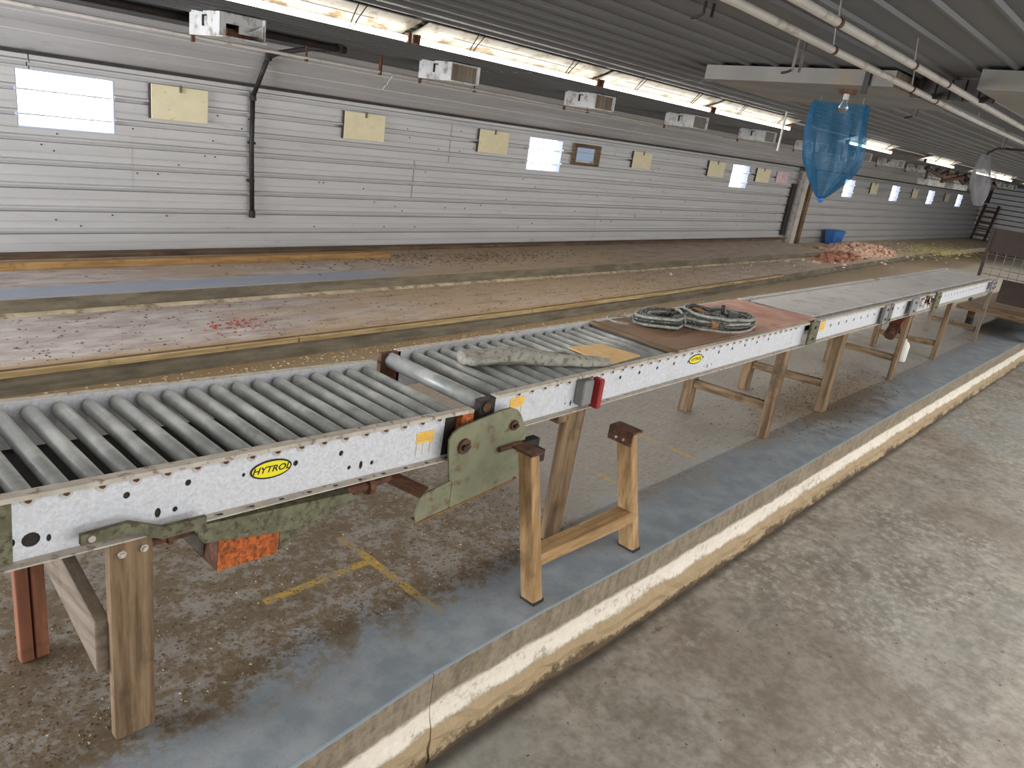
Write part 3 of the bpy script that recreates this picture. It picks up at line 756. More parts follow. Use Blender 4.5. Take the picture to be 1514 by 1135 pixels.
# --- third section, machine block, fourth section
S3 = (5.66, 8.93)
holes = [(.22 + .175 * k, -.082, .014, .014) for k in range(18)]
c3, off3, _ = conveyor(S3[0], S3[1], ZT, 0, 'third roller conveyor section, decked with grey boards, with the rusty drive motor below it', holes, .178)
S4 = (9.13, 12.10)
holes = [(.12 + .0875 * 1.6 * k, -.075, .014, .014) for k in range(20)]
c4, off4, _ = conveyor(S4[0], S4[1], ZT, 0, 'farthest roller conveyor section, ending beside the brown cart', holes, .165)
# splice plates and brackets on the near side of the joints
for (xa, xb, par, sx, mt, ht) in ((5.50, 5.655, c2, S2, 'greendark', .165), (7.22, 7.34, c3, S3, 'greybox', .17), (7.36, 7.46, c3, S3, 'steelgrey', .185), (8.05, 8.28, c3, S3, 'greybox', .165), (8.93, 9.12, c4, S4, 'greendark', .19), (11.72, 11.86, c4, S4, 'greybox', .14), (11.9, 12.0, c4, S4, 'greybox', .14)):
    b = B().box(xa - sx[0], xb - sx[0], NY - .052, NY - .036, -ht, .002, mt)
    for zz in (-.04, -ht + .04): b.tube([((xa + xb) / 2 - sx[0], NY - .06, zz), ((xa + xb) / 2 - sx[0], NY - .05, zz)], .012, 6, 'rustdark')
    part('splice_plate', b, None, par)
sticker(c3, .17, -.11, .09, .08, False)
b = B()
rr = random.Random(11)
for k in range(14):
    x_ = 8.32 - S3[0] + rr.uniform(0, .5); z_ = -.15 + rr.uniform(0, .13)
    b.box(x_, x_ + rr.uniform(.03, .10), NY - .05, NY - .036, z_, z_ + rr.uniform(.02, .06), rr.choice(['white', 'rustdark', 'white', 'rust']))
p = part('drive_fitting', b, None, c3); p['label'] = 'white and rusty drive fittings'; p['kind'] = 'stuff'
b = B(); x_ = 8.36 - S3[0]
b.beam((x_ + .02, NY + .12, -.36), (x_ + .28, NY + .10, -.20), .12, .13, (0, 0, 1), 'rustred').tube([(x_ - .10, NY + .12, -.44), (x_ + .05, NY + .12, -.33)], .055, 10, 'rustdark')
p = part('drive_motor', b, None, c3); p['label'] = 'rust-red motor housing'
# seams of grey boards on section three and four
xs_ = [5.735, 7.25, 8.83, 10.42, 11.98]
for k, (a, c) in enumerate(zip(xs_[:-1], xs_[1:])):
    solo('cover_board', B().box(a, c - .006, 2.002, 2.496, .8766, .889), 'greyboard',
         ('grey cover board next to the red stained board', 'second grey cover board from the red stained board on the conveyor', 'third grey cover board from the red stained board on the conveyor', 'farthest grey cover board at the cart end of the conveyor')[k], 'board', ((a + c) / 2, 2.24, .8766), 'grey cover boards on the far rollers', bev=.002)

# ------------------------------------------------------------------ wooden stands
def stand(x, label, fx, bx, tilt=0, top=.7045, fm='oldz', bm='oldz', str_z=.21, sw_=.05, post='white'):
    """front leg fx=(x0,x1,y0,y1), back leg bx, stretcher between them, cross cap under the channels"""
    t = thing('support_stand', (x, 2.25, 0), label, 'stand', 'wooden stands under the conveyor')
    og = (x, 2.25, 0)
    part('leg', B().box(fx[0], fx[1], fx[2], fx[3], 0, top), fm, t, og, .004)
    part('leg', B().box(bx[0], bx[1], bx[2], bx[3], 0, top), bm, t, og, .004)
    xm = (max(fx[0], bx[0]) + min(fx[1], bx[1])) / 2
    part('stretcher', B().hexa([(fx[0] + .02, fx[3], str_z), (fx[0] + .02 + sw_, fx[3], str_z), (bx[0] + .02 + sw_, bx[2], str_z), (bx[0] + .02, bx[2], str_z), (fx[0] + .02, fx[3], str_z + .06), (fx[0] + .02 + sw_, fx[3], str_z + .06), (bx[0] + .02 + sw_, bx[2], str_z + .06), (bx[0] + .02, bx[2], str_z + .06)]), 'oldy', t, og, .003)
    return t, og
# stand under the middle of the long section and the ones further on
stand(5.3, 'wooden stand with two legs and a stretcher under the far end of the long section', (5.262, 5.349, 1.935, 2.002), (5.19, 5.28, 2.56, 2.64))
stand(6.4, 'wooden stand under the near end of the boarded third section', (6.382, 6.495, 1.928, 1.998), (6.265, 6.36, 2.58, 2.66))
stand(8.3, 'wooden stand beside the hanging white jug', (8.26, 8.345, 1.925, 1.972), (8.2, 8.29, 2.55, 2.62), fm='oldz', str_z=.2)
stand(9.95, 'wooden stand under the farthest section, behind the white jug', (9.94, 10.02, 1.93, 1.98), (9.72, 9.80, 2.56, 2.62), str_z=.16, top=.716)
stand(12.05, 'grey wooden stand at the cart end of the conveyor', (12.0, 12.05, 1.915, 1.96), (11.96, 12.02, 2.52, 2.58), top=.718, fm='greywoodz', bm='greywoodz', str_z=.15)
# leaning board leg behind the trestle
t = thing('support_stand', (2.8, 2.25, 0), 'wooden stand behind the front trestle with a wide rough board leg', 'stand', 'wooden stands under the conveyor'); og = (2.8, 2.25, 0)
part('leg', B().hexa([(2.735, 1.945, 0), (2.86, 1.945, 0), (2.86, 1.985, 0), (2.735, 1.985, 0), (2.745, 1.94, .7), (2.885, 1.94, .7), (2.885, 1.985, .7), (2.745, 1.985, .7)]), 'oldz', t, og, .004)
part('leg', B().box(2.74, 2.84, 2.50, 2.545, 0, .70), 'oldz', t, og, .004)
part('crossbar', B().box(2.66, 2.74, 1.93, 2.56, .655, .703), 'oldy', t, og, .003)
# nearest stand
t = thing('support_stand', (.7, 2.2, 0), 'nearest wooden stand with a broad board leg, at the left edge under the near section', 'stand', 'wooden stands under the conveyor'); og = (.7, 2.2, 0)
b = B().box(.692, .81, 1.936, 1.977, 0, .694)
lg = part('leg', b, 'oldz', t, og, .004); lg['label'] = 'broad weathered board leg with two bolt heads'
for x_ in (.722, .782):
    bo = part('bolt', B().tube([(x_, 1.937, .655), (x_, 1.926, .655)], .012, 8, 'flange').tube([(x_, 1.926, .655), (x_, 1.919, .655)], .007, 6, 'flange'), None, t, og); bo.parent = lg
bl = part('leg', B().box(.585, .625, 2.45, 2.49, 0, .66).box(.632, .672, 2.45, 2.49, 0, .66).box(.600, .66, 2.49, 2.515, 0, .66), 'redwood', t, og, .003); bl['label'] = 'reddish grooved leg'
part('brace', B().hexa([(.66, 1.978, .24), (.70, 1.978, .24), (.665, 2.445, .52), (.625, 2.445, .52), (.66, 1.978, .42), (.70, 1.978, .42), (.665, 2.445, .665), (.625, 2.445, .665)]), 'greywoody', t, og, .003)
part('crossbar', B().box(.56, .70, 2.40, 2.55, .655, .70), 'oldy', t, og, .003)

# ------------------------------------------------------------------ trestle standing in front of the conveyor
og = (2.65, 1.65, 0)
t = thing('wooden_trestle', og, 'H-shaped wooden trestle with rusty steel caps standing in front of the conveyor', 'trestle')
# legs lean; corners from the feet and tops
def leaning(b, foot, top, m=None):
    (x0, x1, y0, y1), (u0, u1, w0, w1, zt) = foot, top
    return b.hexa([(x0, y0, 0), (x1, y0, 0), (x1, y1, 0), (x0, y1, 0), (u0, w0, zt), (u1, w0, zt), (u1, w1, zt), (u0, w1, zt)], m)
NLEG = ((2.274, 2.336, 1.612, 1.690), (2.160, 2.214, 1.668, 1.742, .721))
FLEG = ((3.030, 3.086, 1.602, 1.694), (2.918, 2.972, 1.690, 1.775, .648))
l1 = part('leg', leaning(B(), *NLEG), 'newz', t, og, .004)
l2 = part('leg', leaning(B(), *FLEG), 'newz', t, og, .004)
for lg, (f_, tp) in ((l1, NLEG), (l2, FLEG)):
    c = part('foot', B().box(f_[0] - .002, f_[1] + .002, f_[2] - .002, f_[3] + .002, 0.0, .016), 'rubber', t, og); c.parent = lg
part('stretcher', B().hexa([(2.30, 1.635, .178), (3.02, 1.625, .165), (3.02, 1.715, .165), (2.30, 1.715, .178), (2.295, 1.64, .232), (3.015, 1.632, .225), (3.015, 1.722, .225), (2.295, 1.722, .232)]), 'newx', t, og, .003)
part('steel_cap', B().box(2.148, 2.228, 1.655, 1.76, .721, .731, 'rustdark').box(2.245, 2.275, 1.69, 1.74, .665, .715, 'black'), None, t, og)
b = B().box(2.900, 2.985, 1.665, 1.80, .648, .657, 'rustdark').box(2.898, 2.906, 1.665, 1.80, .588, .655, 'rustdark')
for yy in (1.71, 1.75): b.tube([(2.899, yy, .612), (2.891, yy, .612)], .007, 6, 'flange')
p = part('steel_cap', b, None, t, og); p['label'] = 'dark rusty steel cap with two bolts'

# ------------------------------------------------------------------ things lying on the rollers
RT = .8747                                   # top of rollers
og = (4.6, 2.25, RT)
t = solo('stained_board', B().hexa([(3.675, 1.965, RT), (5.72, 1.955, RT), (5.60, 2.562, RT), (3.69, 2.53, RT), (3.675, 1.965, RT + .014), (5.72, 1.955, RT + .016), (5.60, 2.562, RT + .016), (3.69, 2.53, RT + .014)]), 'redboard', 'board stained pinkish red, brown at its left end, lying on the rollers under the cable', 'board', og, bev=.002)
solo('edge_batten', B().hexa([(3.625, 1.93, RT + .001), (3.668, 1.93, RT + .001), (3.685, 2.54, RT + .001), (3.642, 2.54, RT + .001), (3.625, 1.93, RT + .021), (3.668, 1.93, RT + .021), (3.685, 2.54, RT + .021), (3.642, 2.54, RT + .021)]), 'oldy', 'narrow brown batten lying across the rollers at the brown end of the stained board', 'batten', (3.65, 2.2, RT))
solo('tan_panel', B().hexa([(3.06, 1.975, RT + .001), (3.375, 1.995, RT + .001), (3.335, 2.225, RT + .001), (3.09, 2.262, RT + .001), (3.06, 1.975, RT + .008), (3.375, 1.995, RT + .008), (3.335, 2.225, RT + .008), (3.09, 2.262, RT + .008)]), 'tan', 'tan rectangular piece of board lying on the bare rollers', 'board', (3.2, 2.1, RT))
# canvas roll
b = B(); a0 = Vector((2.35, 2.31, RT)); a1 = Vector((3.045, 1.975, RT)); d = (a1 - a0); ln = d.length; d.normalize(); sd = Vector((-d.y, d.x, 0))
nu, nv = 44, 22; rr = random.Random(21)
ph = [rr.uniform(0, 6.28) for _ in range(8)]
for i in range(nu + 1):
    u = i / nu
    neck = .30 + .70 * min(1, max(0, (0.97 - u) / .20)) if u > .77 else 1
    w = (.060 + .018 * math.sin(6 * u + ph[0])) * neck * (1 if u > .04 else .7); hgt = (.034 + .006 * math.sin(9 * u + ph[1])) * (neck * .6 + .4)
    for j in range(nv):
        th = 2 * math.pi * j / nv
        f = 1 + .09 * math.sin(3 * th + 7 * u + ph[2]) + .06 * math.sin(5 * th - 16 * u + ph[3]) + .05 * math.sin(38 * u + ph[4] + 2 * th) * (1 if .77 < u else .35)
        q = a0 + d * (ln * u) + sd * (w * f * math.cos(th) + .012 * math.sin(5 * u)) + Vector((0, 0, max(.001, hgt * (1 + f * math.sin(th)))))
        b.v.append(q)
for i in range(nu):
    for j in range(nv): b.f.append([i * nv + j, i * nv + (j + 1) % nv, (i + 1) * nv + (j + 1) % nv, (i + 1) * nv + j]); b.mi.append(0)
b.f += [list(range(nv)), list(range(nu * nv, (nu + 1) * nv))]; b.mi += [0, 0]
t = solo('canvas_roll', b, 'tarp', 'dusty grey rolled-up canvas lying diagonally on the rollers', 'canvas', (2.7, 2.14, RT), smooth=True)
b = B()
for i in range(29):
    for j in range(9):
        u, v_ = i / 28, j / 8
        q = a0 + d * (ln * (.02 + .74 * u)) + sd * (.03 + .115 * v_ * (1 - .35 * u)) + Vector((0, 0, .004 + .045 * (1 - v_) ** 1.5 + .012 * abs(math.sin(9 * u + 3 * v_)) * (1 - v_ * .6) + .004 * math.sin(23 * u)))
        b.v.append(q)
for i in range(28):
    for j in range(8): b.f.append([i * 9 + j, (i + 1) * 9 + j, (i + 1) * 9 + j + 1, i * 9 + j + 1]); b.mi.append(0)
o = part('loose_flap', b, 'tarp', t, (2.7, 2.14, RT), smooth=True); sm = o.modifiers.new('thick', 'SOLIDIFY'); sm.thickness = .004
# cable coil: many closed turns bundled and tied twice
CT = RT + .016
ax0 = Vector((3.93, 2.40, CT)); ax1 = Vector((4.80, 2.06, CT)); d = (ax1 - ax0); ln = d.length; d.normalize(); sd = Vector((-d.y, d.x, 0)); mid = (ax0 + ax1) / 2
rr = random.Random(4); turns = []
def turn(k, wsc, lsc, z, ph_, pinch=True):
    pts = []
    for i in range(41):
        a = 2 * math.pi * i / 40
        u = math.cos(a) * ln / 2 * lsc
        s_ = u / (ln / 2)
        w = wsc * (1 - .72 * math.exp(-((s_ + .32) / .16) ** 2)) if pinch else wsc
        w *= (1 - .25 * math.exp(-((s_ - .02) / .2) ** 2))
        v_ = math.sin(a) * w
        pts.append(mid + d * (u + rr.uniform(-.004, .004)) + sd * (v_ + rr.uniform(-.006, .006)) + Vector((0, 0, z + .008 * math.sin(3 * a + ph_) + .02 * math.exp(-((s_ + .32) / .2) ** 2) * (k % 3) * .6)))
    return pts
b = B()
for k in range(17):
    lay = k // 6
    b.tube(turn(k, .205 - .022 * (k % 6) - .012 * lay, 1.0 - .035 * (k % 6) - rr.uniform(0, .04), .012 + .022 * lay + rr.uniform(0, .006), rr.uniform(0, 6)), .0105, 6, 'cable' if k % 4 else 'cablegrey', caps=False)
t = solo('cable_coil', b, None, 'coiled bundle of dark grey cable tied with twine lying on the stained board', 'cable', (4.35, 2.23, CT), smooth=True)
og = (4.35, 2.23, CT)
b = B()
for k in range(6): b.tube(turn(k, .10 + .018 * k, .52, .05 + .013 * (k % 3), k, False)[:41], .011, 6, 'cablegrey' if k % 2 else 'cable', caps=False)
for i in range(len(b.v)): b.v[i] = b.v[i] + d * .16 - sd * .02
part('cable_loop', b, None, t, og, smooth=True)
for s_, mt in ((-.32, 'cablegrey'), (.02, 'tie'), (.06, 'tie')):
    c = mid + d * (s_ * ln / 2); w = .075 if s_ < 0 else .165
    pts = [c + sd * (w * math.cos(a)) + Vector((0, 0, .045 + .047 * math.sin(a))) + d * .008 * math.sin(2 * a) for a in [2 * math.pi * i / 20 for i in range(21)]]
    part('tie', B().tube(pts, .013 if s_ > 0 else .009, 6, mt, caps=False), None, t, og, smooth=True)
c = mid + d * (.36)
b = B().beam(c + Vector((-.03, .03, .055)), c + Vector((.07, .055, .05)), .06, .055, (0, 0, 1), 'greybox').beam(c + Vector((-.15, .05, .08)), c + Vector((-.15, .055, .135)), .022, .022, (1, 0, 0), 'black').beam(c + Vector((-.12, .05, .08)), c + Vector((-.12, .055, .12)), .012, .012, (1, 0, 0), 'cablegrey')
p = part('connector', b, None, t, og, .004); p['label'] = 'grey cable connectors'
pts = [ax0 + Vector((.0 + .10 * math.cos(a) - .06, .06 + .09 * math.sin(a), .014)) for a in [i * .3 for i in range(15)]]
part('cable_end', B().tube(pts, .006, 6, 'cablegrey'), None, t, og, smooth=True)
# white jug
b = B(); n = 14; prof = [(0, .001), (.055, 0), (.06, .01), (.06, .17), (.045, .20), (.018, .215), (.018, .235), (0, .236)]
J = (8.45, 1.95, .19)
for r_, z_ in prof: b.v += [Vector((J[0] + (r_ + 1e-4) * math.cos(2 * math.pi * k / n), J[1] + (r_ + 1e-4) * math.sin(2 * math.pi * k / n), J[2] + z_)) for k in range(n)]
for i in range(len(prof) - 1):
    for k in range(n): b.f.append([i * n + k, i * n + (k + 1) % n, (i + 1) * n + (k + 1) % n, (i + 1) * n + k]); b.mi.append(0)
t = solo('plastic_jug', b, 'jug', 'white plastic jug hanging below the third conveyor section', 'jug', J, smooth=True)
part('cord', B().tube([(J[0], J[1], .42), (J[0] + .02, J[1], .56), (J[0] + .01, J[1] + .01, .71)], .006, 6, 'rustdark'), None, t, J)

# ------------------------------------------------------------------ ceiling: lamps, pipes, boxes
LY, LZ = 3.95, 2.334
def lamp(x0, x1, label):
    og = ((x0 + x1) / 2, LY, LZ)
    t = thing('tube_lamp', og, label, 'lamp', 'row of fluorescent tube lamps under the ceiling')
    part('reflector', B().prism([(3.835, 2.437), (3.90, 2.408), (3.985, 2.378), (4.085, 2.330), (4.085, 2.336), (3.987, 2.384), (3.902, 2.414), (3.837, 2.443)], x0 + .01, x1 - .01, 0, 'reflector'), None, t, og)
    part('ballast', B().box(x0 + .3, x1 - .3, 3.925, 3.985, 2.395, 2.44), 'white', t, og)
    o = part('tube', B().tube([(x0 + .03, LY, LZ), (x1 - .03, LY, LZ)], .017, 10, 'tube'), None, t, og, smooth=True)
    l = area_light('tube_light', (og[0], LY, LZ - .019), (0, 0, 0), x1 - x0 - .1, .03, STRIP_W * (1.9 if x0 > 5 else 1.0), (1.0, .98, .94))
    for x in (x0 + .015, x1 - .015):
        part('lamp_holder', B().box(x - .012, x + .012, LY - .022, LY + .022, LZ - .022, LZ + .034, 'rustdark'), None, t, og)
    for x in (x0 + .45, x1 - .45):
        for dx in (-.018, .018):
            part('hanger', B().tube([(x + dx * 1.6, LY - .125, cz(LY) - .002), (x + dx, LY - .06, LZ + .04), (x + dx * .7, LY - .02, LZ - .016)], .0035, 5, 'black'), None, t, og)
for i, (a, c) in enumerate(((-.66, 1.27), (1.30, 3.24), (3.28, 5.185), (5.22, 7.06), (7.10, 8.97), (10.85, 12.78), (14.64, 16.58), (18.3, 20.25), (20.3, 22.2), (24.2, 26.1))):
    lamp(a, c, ('lit tube lamp nearest the camera, mostly above the frame', 'lit tube lamp above the nearest ceiling box', 'lit tube lamp second along the row from the left', 'lit tube lamp in the middle of the row', 'last lit tube lamp left of the blue bag', 'lit tube lamp partly behind the blue bag', 'short-looking lit tube lamp to the right of the blue bag', 'lit tube lamp behind the grey film sleeve', 'lit tube lamp just past the grey film sleeve', 'farthest lit tube lamp at the right edge')[i])
solo('lamp_conduit', B().tube([(-3, LY + .02, cz(LY) - .03), (XE - .1, LY + .02, cz(LY) - .03)], .012, 6), 'pvc', 'thin pale conduit running along the lamp row', 'conduit', (9, LY, 2.42))
# feed/water pipes
def run_pipe(name, pts, r, mt, label, cat, hang=None, coup=None):
    og = pts[0]
    o = solo(name, B().tube(pts, r, 12, mt), None, label, cat, og, smooth=True)
    def at(x):
        for a, c in zip(pts[:-1], pts[1:]):
            if a[0] <= x <= c[0]: k = (x - a[0]) / (c[0] - a[0]); return tuple(a[i] + (c[i] - a[i]) * k for i in range(3))
    for x in coup or []:
        q = at(x); part('coupling', B().tube([(x - .012, q[1], q[2]), (x + .012, q[1], q[2])], r * 1.18, 12, 'rustdark'), None, o, og)
    for x in hang or []:
        q = at(x); part('hanger', B().tube([(x, q[1], q[2]), (x - .01, q[1] + .01, cz(q[1]))], .004, 5, 'steelgrey'), None, o, og)
    return o
run_pipe('ceiling_pipe', [(-3, 1.42, 2.437), (2.6, 1.42, 2.429), (3.5, 1.42, 2.421), (6.3, 1.42, 2.399), (14, 1.42, 2.385), (30, 1.42, 2.38)], .0165, 'pvc', 'pale pipe hung along the ceiling, the lower left of the two', 'pipe', [3.46, 4.62, 6.2, 8.0, 9.8], [3.46, 4.62, 5.1])
run_pipe('ceiling_pipe', [(-3, 1.18, 2.437), (2.56, 1.18, 2.428), (3.7, 1.18, 2.421), (6.46, 1.18, 2.402), (14, 1.18, 2.39), (30, 1.18, 2.38)], .0160, 'pvc', 'pale pipe hung along the ceiling, the upper right of the two', 'pipe', [2.86, 3.78, 5.0, 6.6, 8.4], [2.86, 3.78, 4.35])
solo('water_pipe', B().tube([(-3, 6.18, 2.228), (6, 6.18, 2.222), (12, 6.18, 2.21), (18, 6.18, 2.205)], .014, 8), 'pvc', 'thin pale water pipe below the ceiling boxes along the wall side', 'pipe', (2, 6.18, 2.22), smooth=True)
for i, x in enumerate((.95, 2.95, 3.95, 4.75, 6.0, 8.0)):
    solo('pipe_hook', B().tube([(x, 6.18, cz(6.18)), (x, 6.18, 2.21)], .010 if i != 3 else .018, 6).box(x - .01, x + .01, 6.165, 6.195, 2.195, 2.215), 'rustdark', ('rusty hook of the thin water pipe at the upper left corner', 'rusty hook of the thin water pipe below the open white box', 'rusty hook of the thin water pipe just right of the black drop pipe', 'thicker rusty hook of the thin water pipe left of the second white box', 'rusty hook of the thin water pipe just right of the second white box', 'rusty hook of the thin water pipe beside the third ceiling box')[i], 'hook', (x, 6.18, 2.3), 'hooks of the thin water pipe')
t = solo('iron_pipe', B().tube([(-3, 6.06, 2.339), (1.5, 6.06, 2.339), (4.26, 6.06, 2.339)], .030, 12), 'black', 'black iron pipe under the ceiling that drops down the long wall', 'pipe', (4.2, 6.06, 2.339), smooth=True)
og = (4.2, 6.06, 2.339)
part('cross_pipe', B().tube([(4.2, 6.06, 2.339), (4.19, 6.5, 2.325), (4.178, 7.0, 2.262), (4.178, 7.19, 2.217)], .024, 10, 'black'), None, t, og, smooth=True)
part('slant_pipe', B().tube([(4.178, 7.19, 2.217), (4.178, 7.462, 1.83)], .024, 10, 'black'), None, t, og, smooth=True)
part('drop_pipe', B().tube([(4.178, 7.462, 1.84), (4.178, 7.462, 1.35), (4.205, 7.462, .645)], .024, 10, 'black'), None, t, og, smooth=True)
for q in ((4.2, 6.06, 2.339), (4.178, 7.19, 2.217), (4.178, 7.462, 1.83), (4.205, 7.462, .655)):
    part('elbow', B().tube([(q[0], q[1], q[2] - .035), (q[0], q[1], q[2] + .035)], .033, 10, 'black'), None, t, og)
for z in (1.0, 1.38):
    part('clip', B().box(4.15, 4.22, 7.455, 7.502, z - .012, z + .012), 'black', t, og)
# white air-inlet boxes
def inlet(x, i, label):
    og = (x, 5.7, 2.28); zb, zt, w = 2.236, 2.388, .34
    t = thing('inlet_box', og, label, 'vent', 'white inlet boxes along the ceiling edge')
    y0, y1 = 5.48, 5.93; th = .012
    part('side_panel', B().box(x, x + th, y0, y1, zb, zt), 'white', t, og, .002)
    part('side_panel', B().box(x + w - th, x + w, y0 - .03, y1, zb, zt), 'white', t, og, .002)
    part('back_panel', B().box(x + th, x + w - th, y1 - th, y1, zb, zt), 'whitewood', t, og)
    part('bottom_panel', B().box(x, x + w, y0 - (.05 if i == 0 else .01), y1, zb - th, zb), 'white', t, og, .002)
    part('top_panel', B().box(x + th, x + w - th, y0, y1 - th, zt - th, zt), 'white', t, og)
    b = B()                                            # front with an opening
    if i == 0: b.box(x + th, x + w - th, y0, y0 + th, zt - .07, zt - th).box(x + th, x + .05, y0, y0 + th, zb, zt - .07).box(x + .16, x + w - th, y0 + .02, y0 + .02 + th, zb + .03, zt - .06)
    else: b.box(x + th, x + w - th, y0 + .006, y0 + .006 + th, zb, zt - th)
    f = part('front_panel', b, 'white' if i == 0 else ('whitewood' if i > 2 else 'greywoodz'), t, og)
    if i == 0:
        part('lining', B().box(x + .05, x + w - .02, y0 + .12, y0 + .13, zb, zb + .06), 'redwood', t, og)
        part('inlet_flap', B().hexa([(x + .20, y0 - .02, zb + .05), (x + w - .02, y0 - .03, zb + .02), (x + w - .02, y0 - .02, zb + .02), (x + .20, y0 - .01, zb + .05), (x + .24, y0 - .02, zb + .06), (x + w - .02, y0 - .03, zb + .11), (x + w - .02, y0 - .02, zb + .11), (x + .24, y0 - .01, zb + .06)]), 'white', t, og)
    h = part('handle', B().box(x - .008, x, 5.70, 5.72, zb + .05, zb + .12, 'black').box(x - .008, x, 5.66, 5.72, zb + .115, zb + .125, 'black'), None, t, og)
    part('bracket', B().box(x + .02, x + .045, y1, y1 + .02, zb - .06, cz(y1)), 'rustdark', t, og)
INL = ['open white box with a dark opening, above the black drop pipe', 'white box second from the left, below the tube lamps', 'stained box third from the left, beside the bright ceiling reflection', 'white box fourth from the left, above the square wooden frame', 'white box fifth from the left, behind the last lamp before the blue bag', 'white box sixth along the ceiling edge, above the white door post']
for i in range(6): inlet(2.8 + 2.205 * i, i, INL[i])
for i in range(8): inlet(16.2 + 2.205 * i, 3 + i % 2, ('first', 'second', 'third', 'fourth', 'fifth', 'sixth', 'seventh', 'eighth')[i] + ' small white inlet box counted from the blue bag into the distance')
# plywood boxes under the ceiling
def ceil_box(x0, x1, ya, yb, h, label, mt='whitewood'):
    og = ((x0 + x1) / 2, (ya + yb) / 2, cz((ya + yb) / 2))
    q = lambda y, dz: max(0, 0) + cz(y) - dz
    t = thing('ceiling_box', og, label, 'box')
    g_ = .016
    part('bottom_board', B().hexa([(x0, ya, q(ya, h)), (x1, ya, q(ya, h)), (x1, yb, q(yb, h)), (x0, yb, q(yb, h)), (x0, ya, q(ya, h - .012)), (x1, ya, q(ya, h - .012)), (x1, yb, q(yb, h - .012)), (x0, yb, q(yb, h - .012))]), mt, t, og)
    for a, c in ((x0, x0 + .012), (x1 - .012, x1)):
        part('end_board', B().hexa([(a, ya, q(ya, h - .012)), (c, ya, q(ya, h - .012)), (c, yb, q(yb, h - .012)), (a, yb, q(yb, h - .012)), (a, ya, q(ya, g_)), (c, ya, q(ya, g_)), (c, yb, q(yb, g_)), (a, yb, q(yb, g_))]), mt, t, og)
    for y in (ya, yb - .012):
        part('side_board', B().hexa([(x0 + .012, y, q(y, h - .012)), (x1 - .012, y, q(y, h - .012)), (x1 - .012, y + .012, q(y, h - .012)), (x0 + .012, y + .012, q(y, h - .012)), (x0 + .012, y, q(y, g_)), (x1 - .012, y, q(y, g_)), (x1 - .012, y + .012, q(y, g_)), (x0 + .012, y + .012, q(y, g_))]), 'greywoodz' if y == ya else mt, t, og)
    return t, og
t, og = ceil_box(4.66, 5.84, 1.53, 2.70, .10, 'long pale plywood box fixed under the ceiling behind the hanging bulb')
part('strap', B().box(4.64, 4.655, 1.66, 1.69, 2.37, 2.50), 'black', t, og)
ceil_box(4.52, 5.95, -.25, 1.085, .11, 'pale plywood box under the ceiling at the right edge of the picture')
p = part('infill_panel', B().box(4.98, 4.995, 1.09, 1.53, 2.405, 2.52), 'gasket', t, og); p['label'] = 'dark metal panel closing the gap beside the box'
for k in range(6): part('infill_rib', B().box(4.965, 4.98, 1.10 + k * .075, 1.125 + k * .075, 2.405, 2.515), 'gasket', t, og)
# bulb in front of the bag
og = (4.62, 1.86, 2.45)
og = (4.9, 1.86, 2.415)
t = thing('ceiling_bulb', og, 'clear light bulb in a dark holder hanging above the blue bag', 'bulb')
part('lamp_base', B().box(4.86, 4.94, 1.815, 1.905, 2.385, 2.413), 'rustdark', t, og, .004)
part('socket', B().tube([(4.9, 1.86, 2.386), (4.9, 1.86, 2.352)], .017, 10, 'pvc'), None, t, og)
b = B(); pr = [(.012, 2.353), (.016, 2.34), (.026, 2.322), (.030, 2.306), (.026, 2.289), (.014, 2.278), (.001, 2.275)]; n = 14
for r_, z_ in pr: b.v += [Vector((4.9 + r_ * math.cos(2 * math.pi * k / n), 1.86 + r_ * math.sin(2 * math.pi * k / n), z_)) for k in range(n)]
for i in range(len(pr) - 1):
    for k in range(n): b.f.append([i * n + k, i * n + (k + 1) % n, (i + 1) * n + (k + 1) % n, (i + 1) * n + k]); b.mi.append(0)
part('bulb_glass', b, 'bulb', t, og, smooth=True)
# rods and hooks hanging from the ceiling
def rods(x, y, zb, label, mt='steelgrey', hook=False):
    og = (x, y, cz(y)); t = thing('hanging_rods', og, label, 'rod')
    for k, dx in enumerate((0, .045)):
        part('rod', B().tube([(x + dx, y - dx * .3, cz(y) + .003), (x + dx - .006, y - dx * .3, zb)], .0065, 6, mt), None, t, og)
    part('hook', B().tube([(x - .006, y, zb + .004), (x - .012, y + .02, zb - .008), (x - .018, y + .045, zb - .014)], .0055, 6, 'black'), None, t, og)
rods(3.6, 1.64, 2.345, 'pair of short steel rods with a hook beside the lower left ceiling pipe')
rods(5.95, 1.77, 2.372, 'pair of short rods hanging at the far end of the plywood box')
rods(2.98, 1.79, 2.46, 'black bent hook hanging from the ceiling at the top of the picture', 'black')
rods(8.4, 1.66, 2.36, 'pair of rods hanging far along the pipes, near the grey film sleeve')
t = solo('steel_post', B().tube([(8.0, 3.6, cz(3.6)), (8.0, 3.6, 2.06)], .011, 8), 'pvc', 'thin pale rod hanging below the lamps left of the blue bag', 'rod', (8.0, 3.6, 2.3))
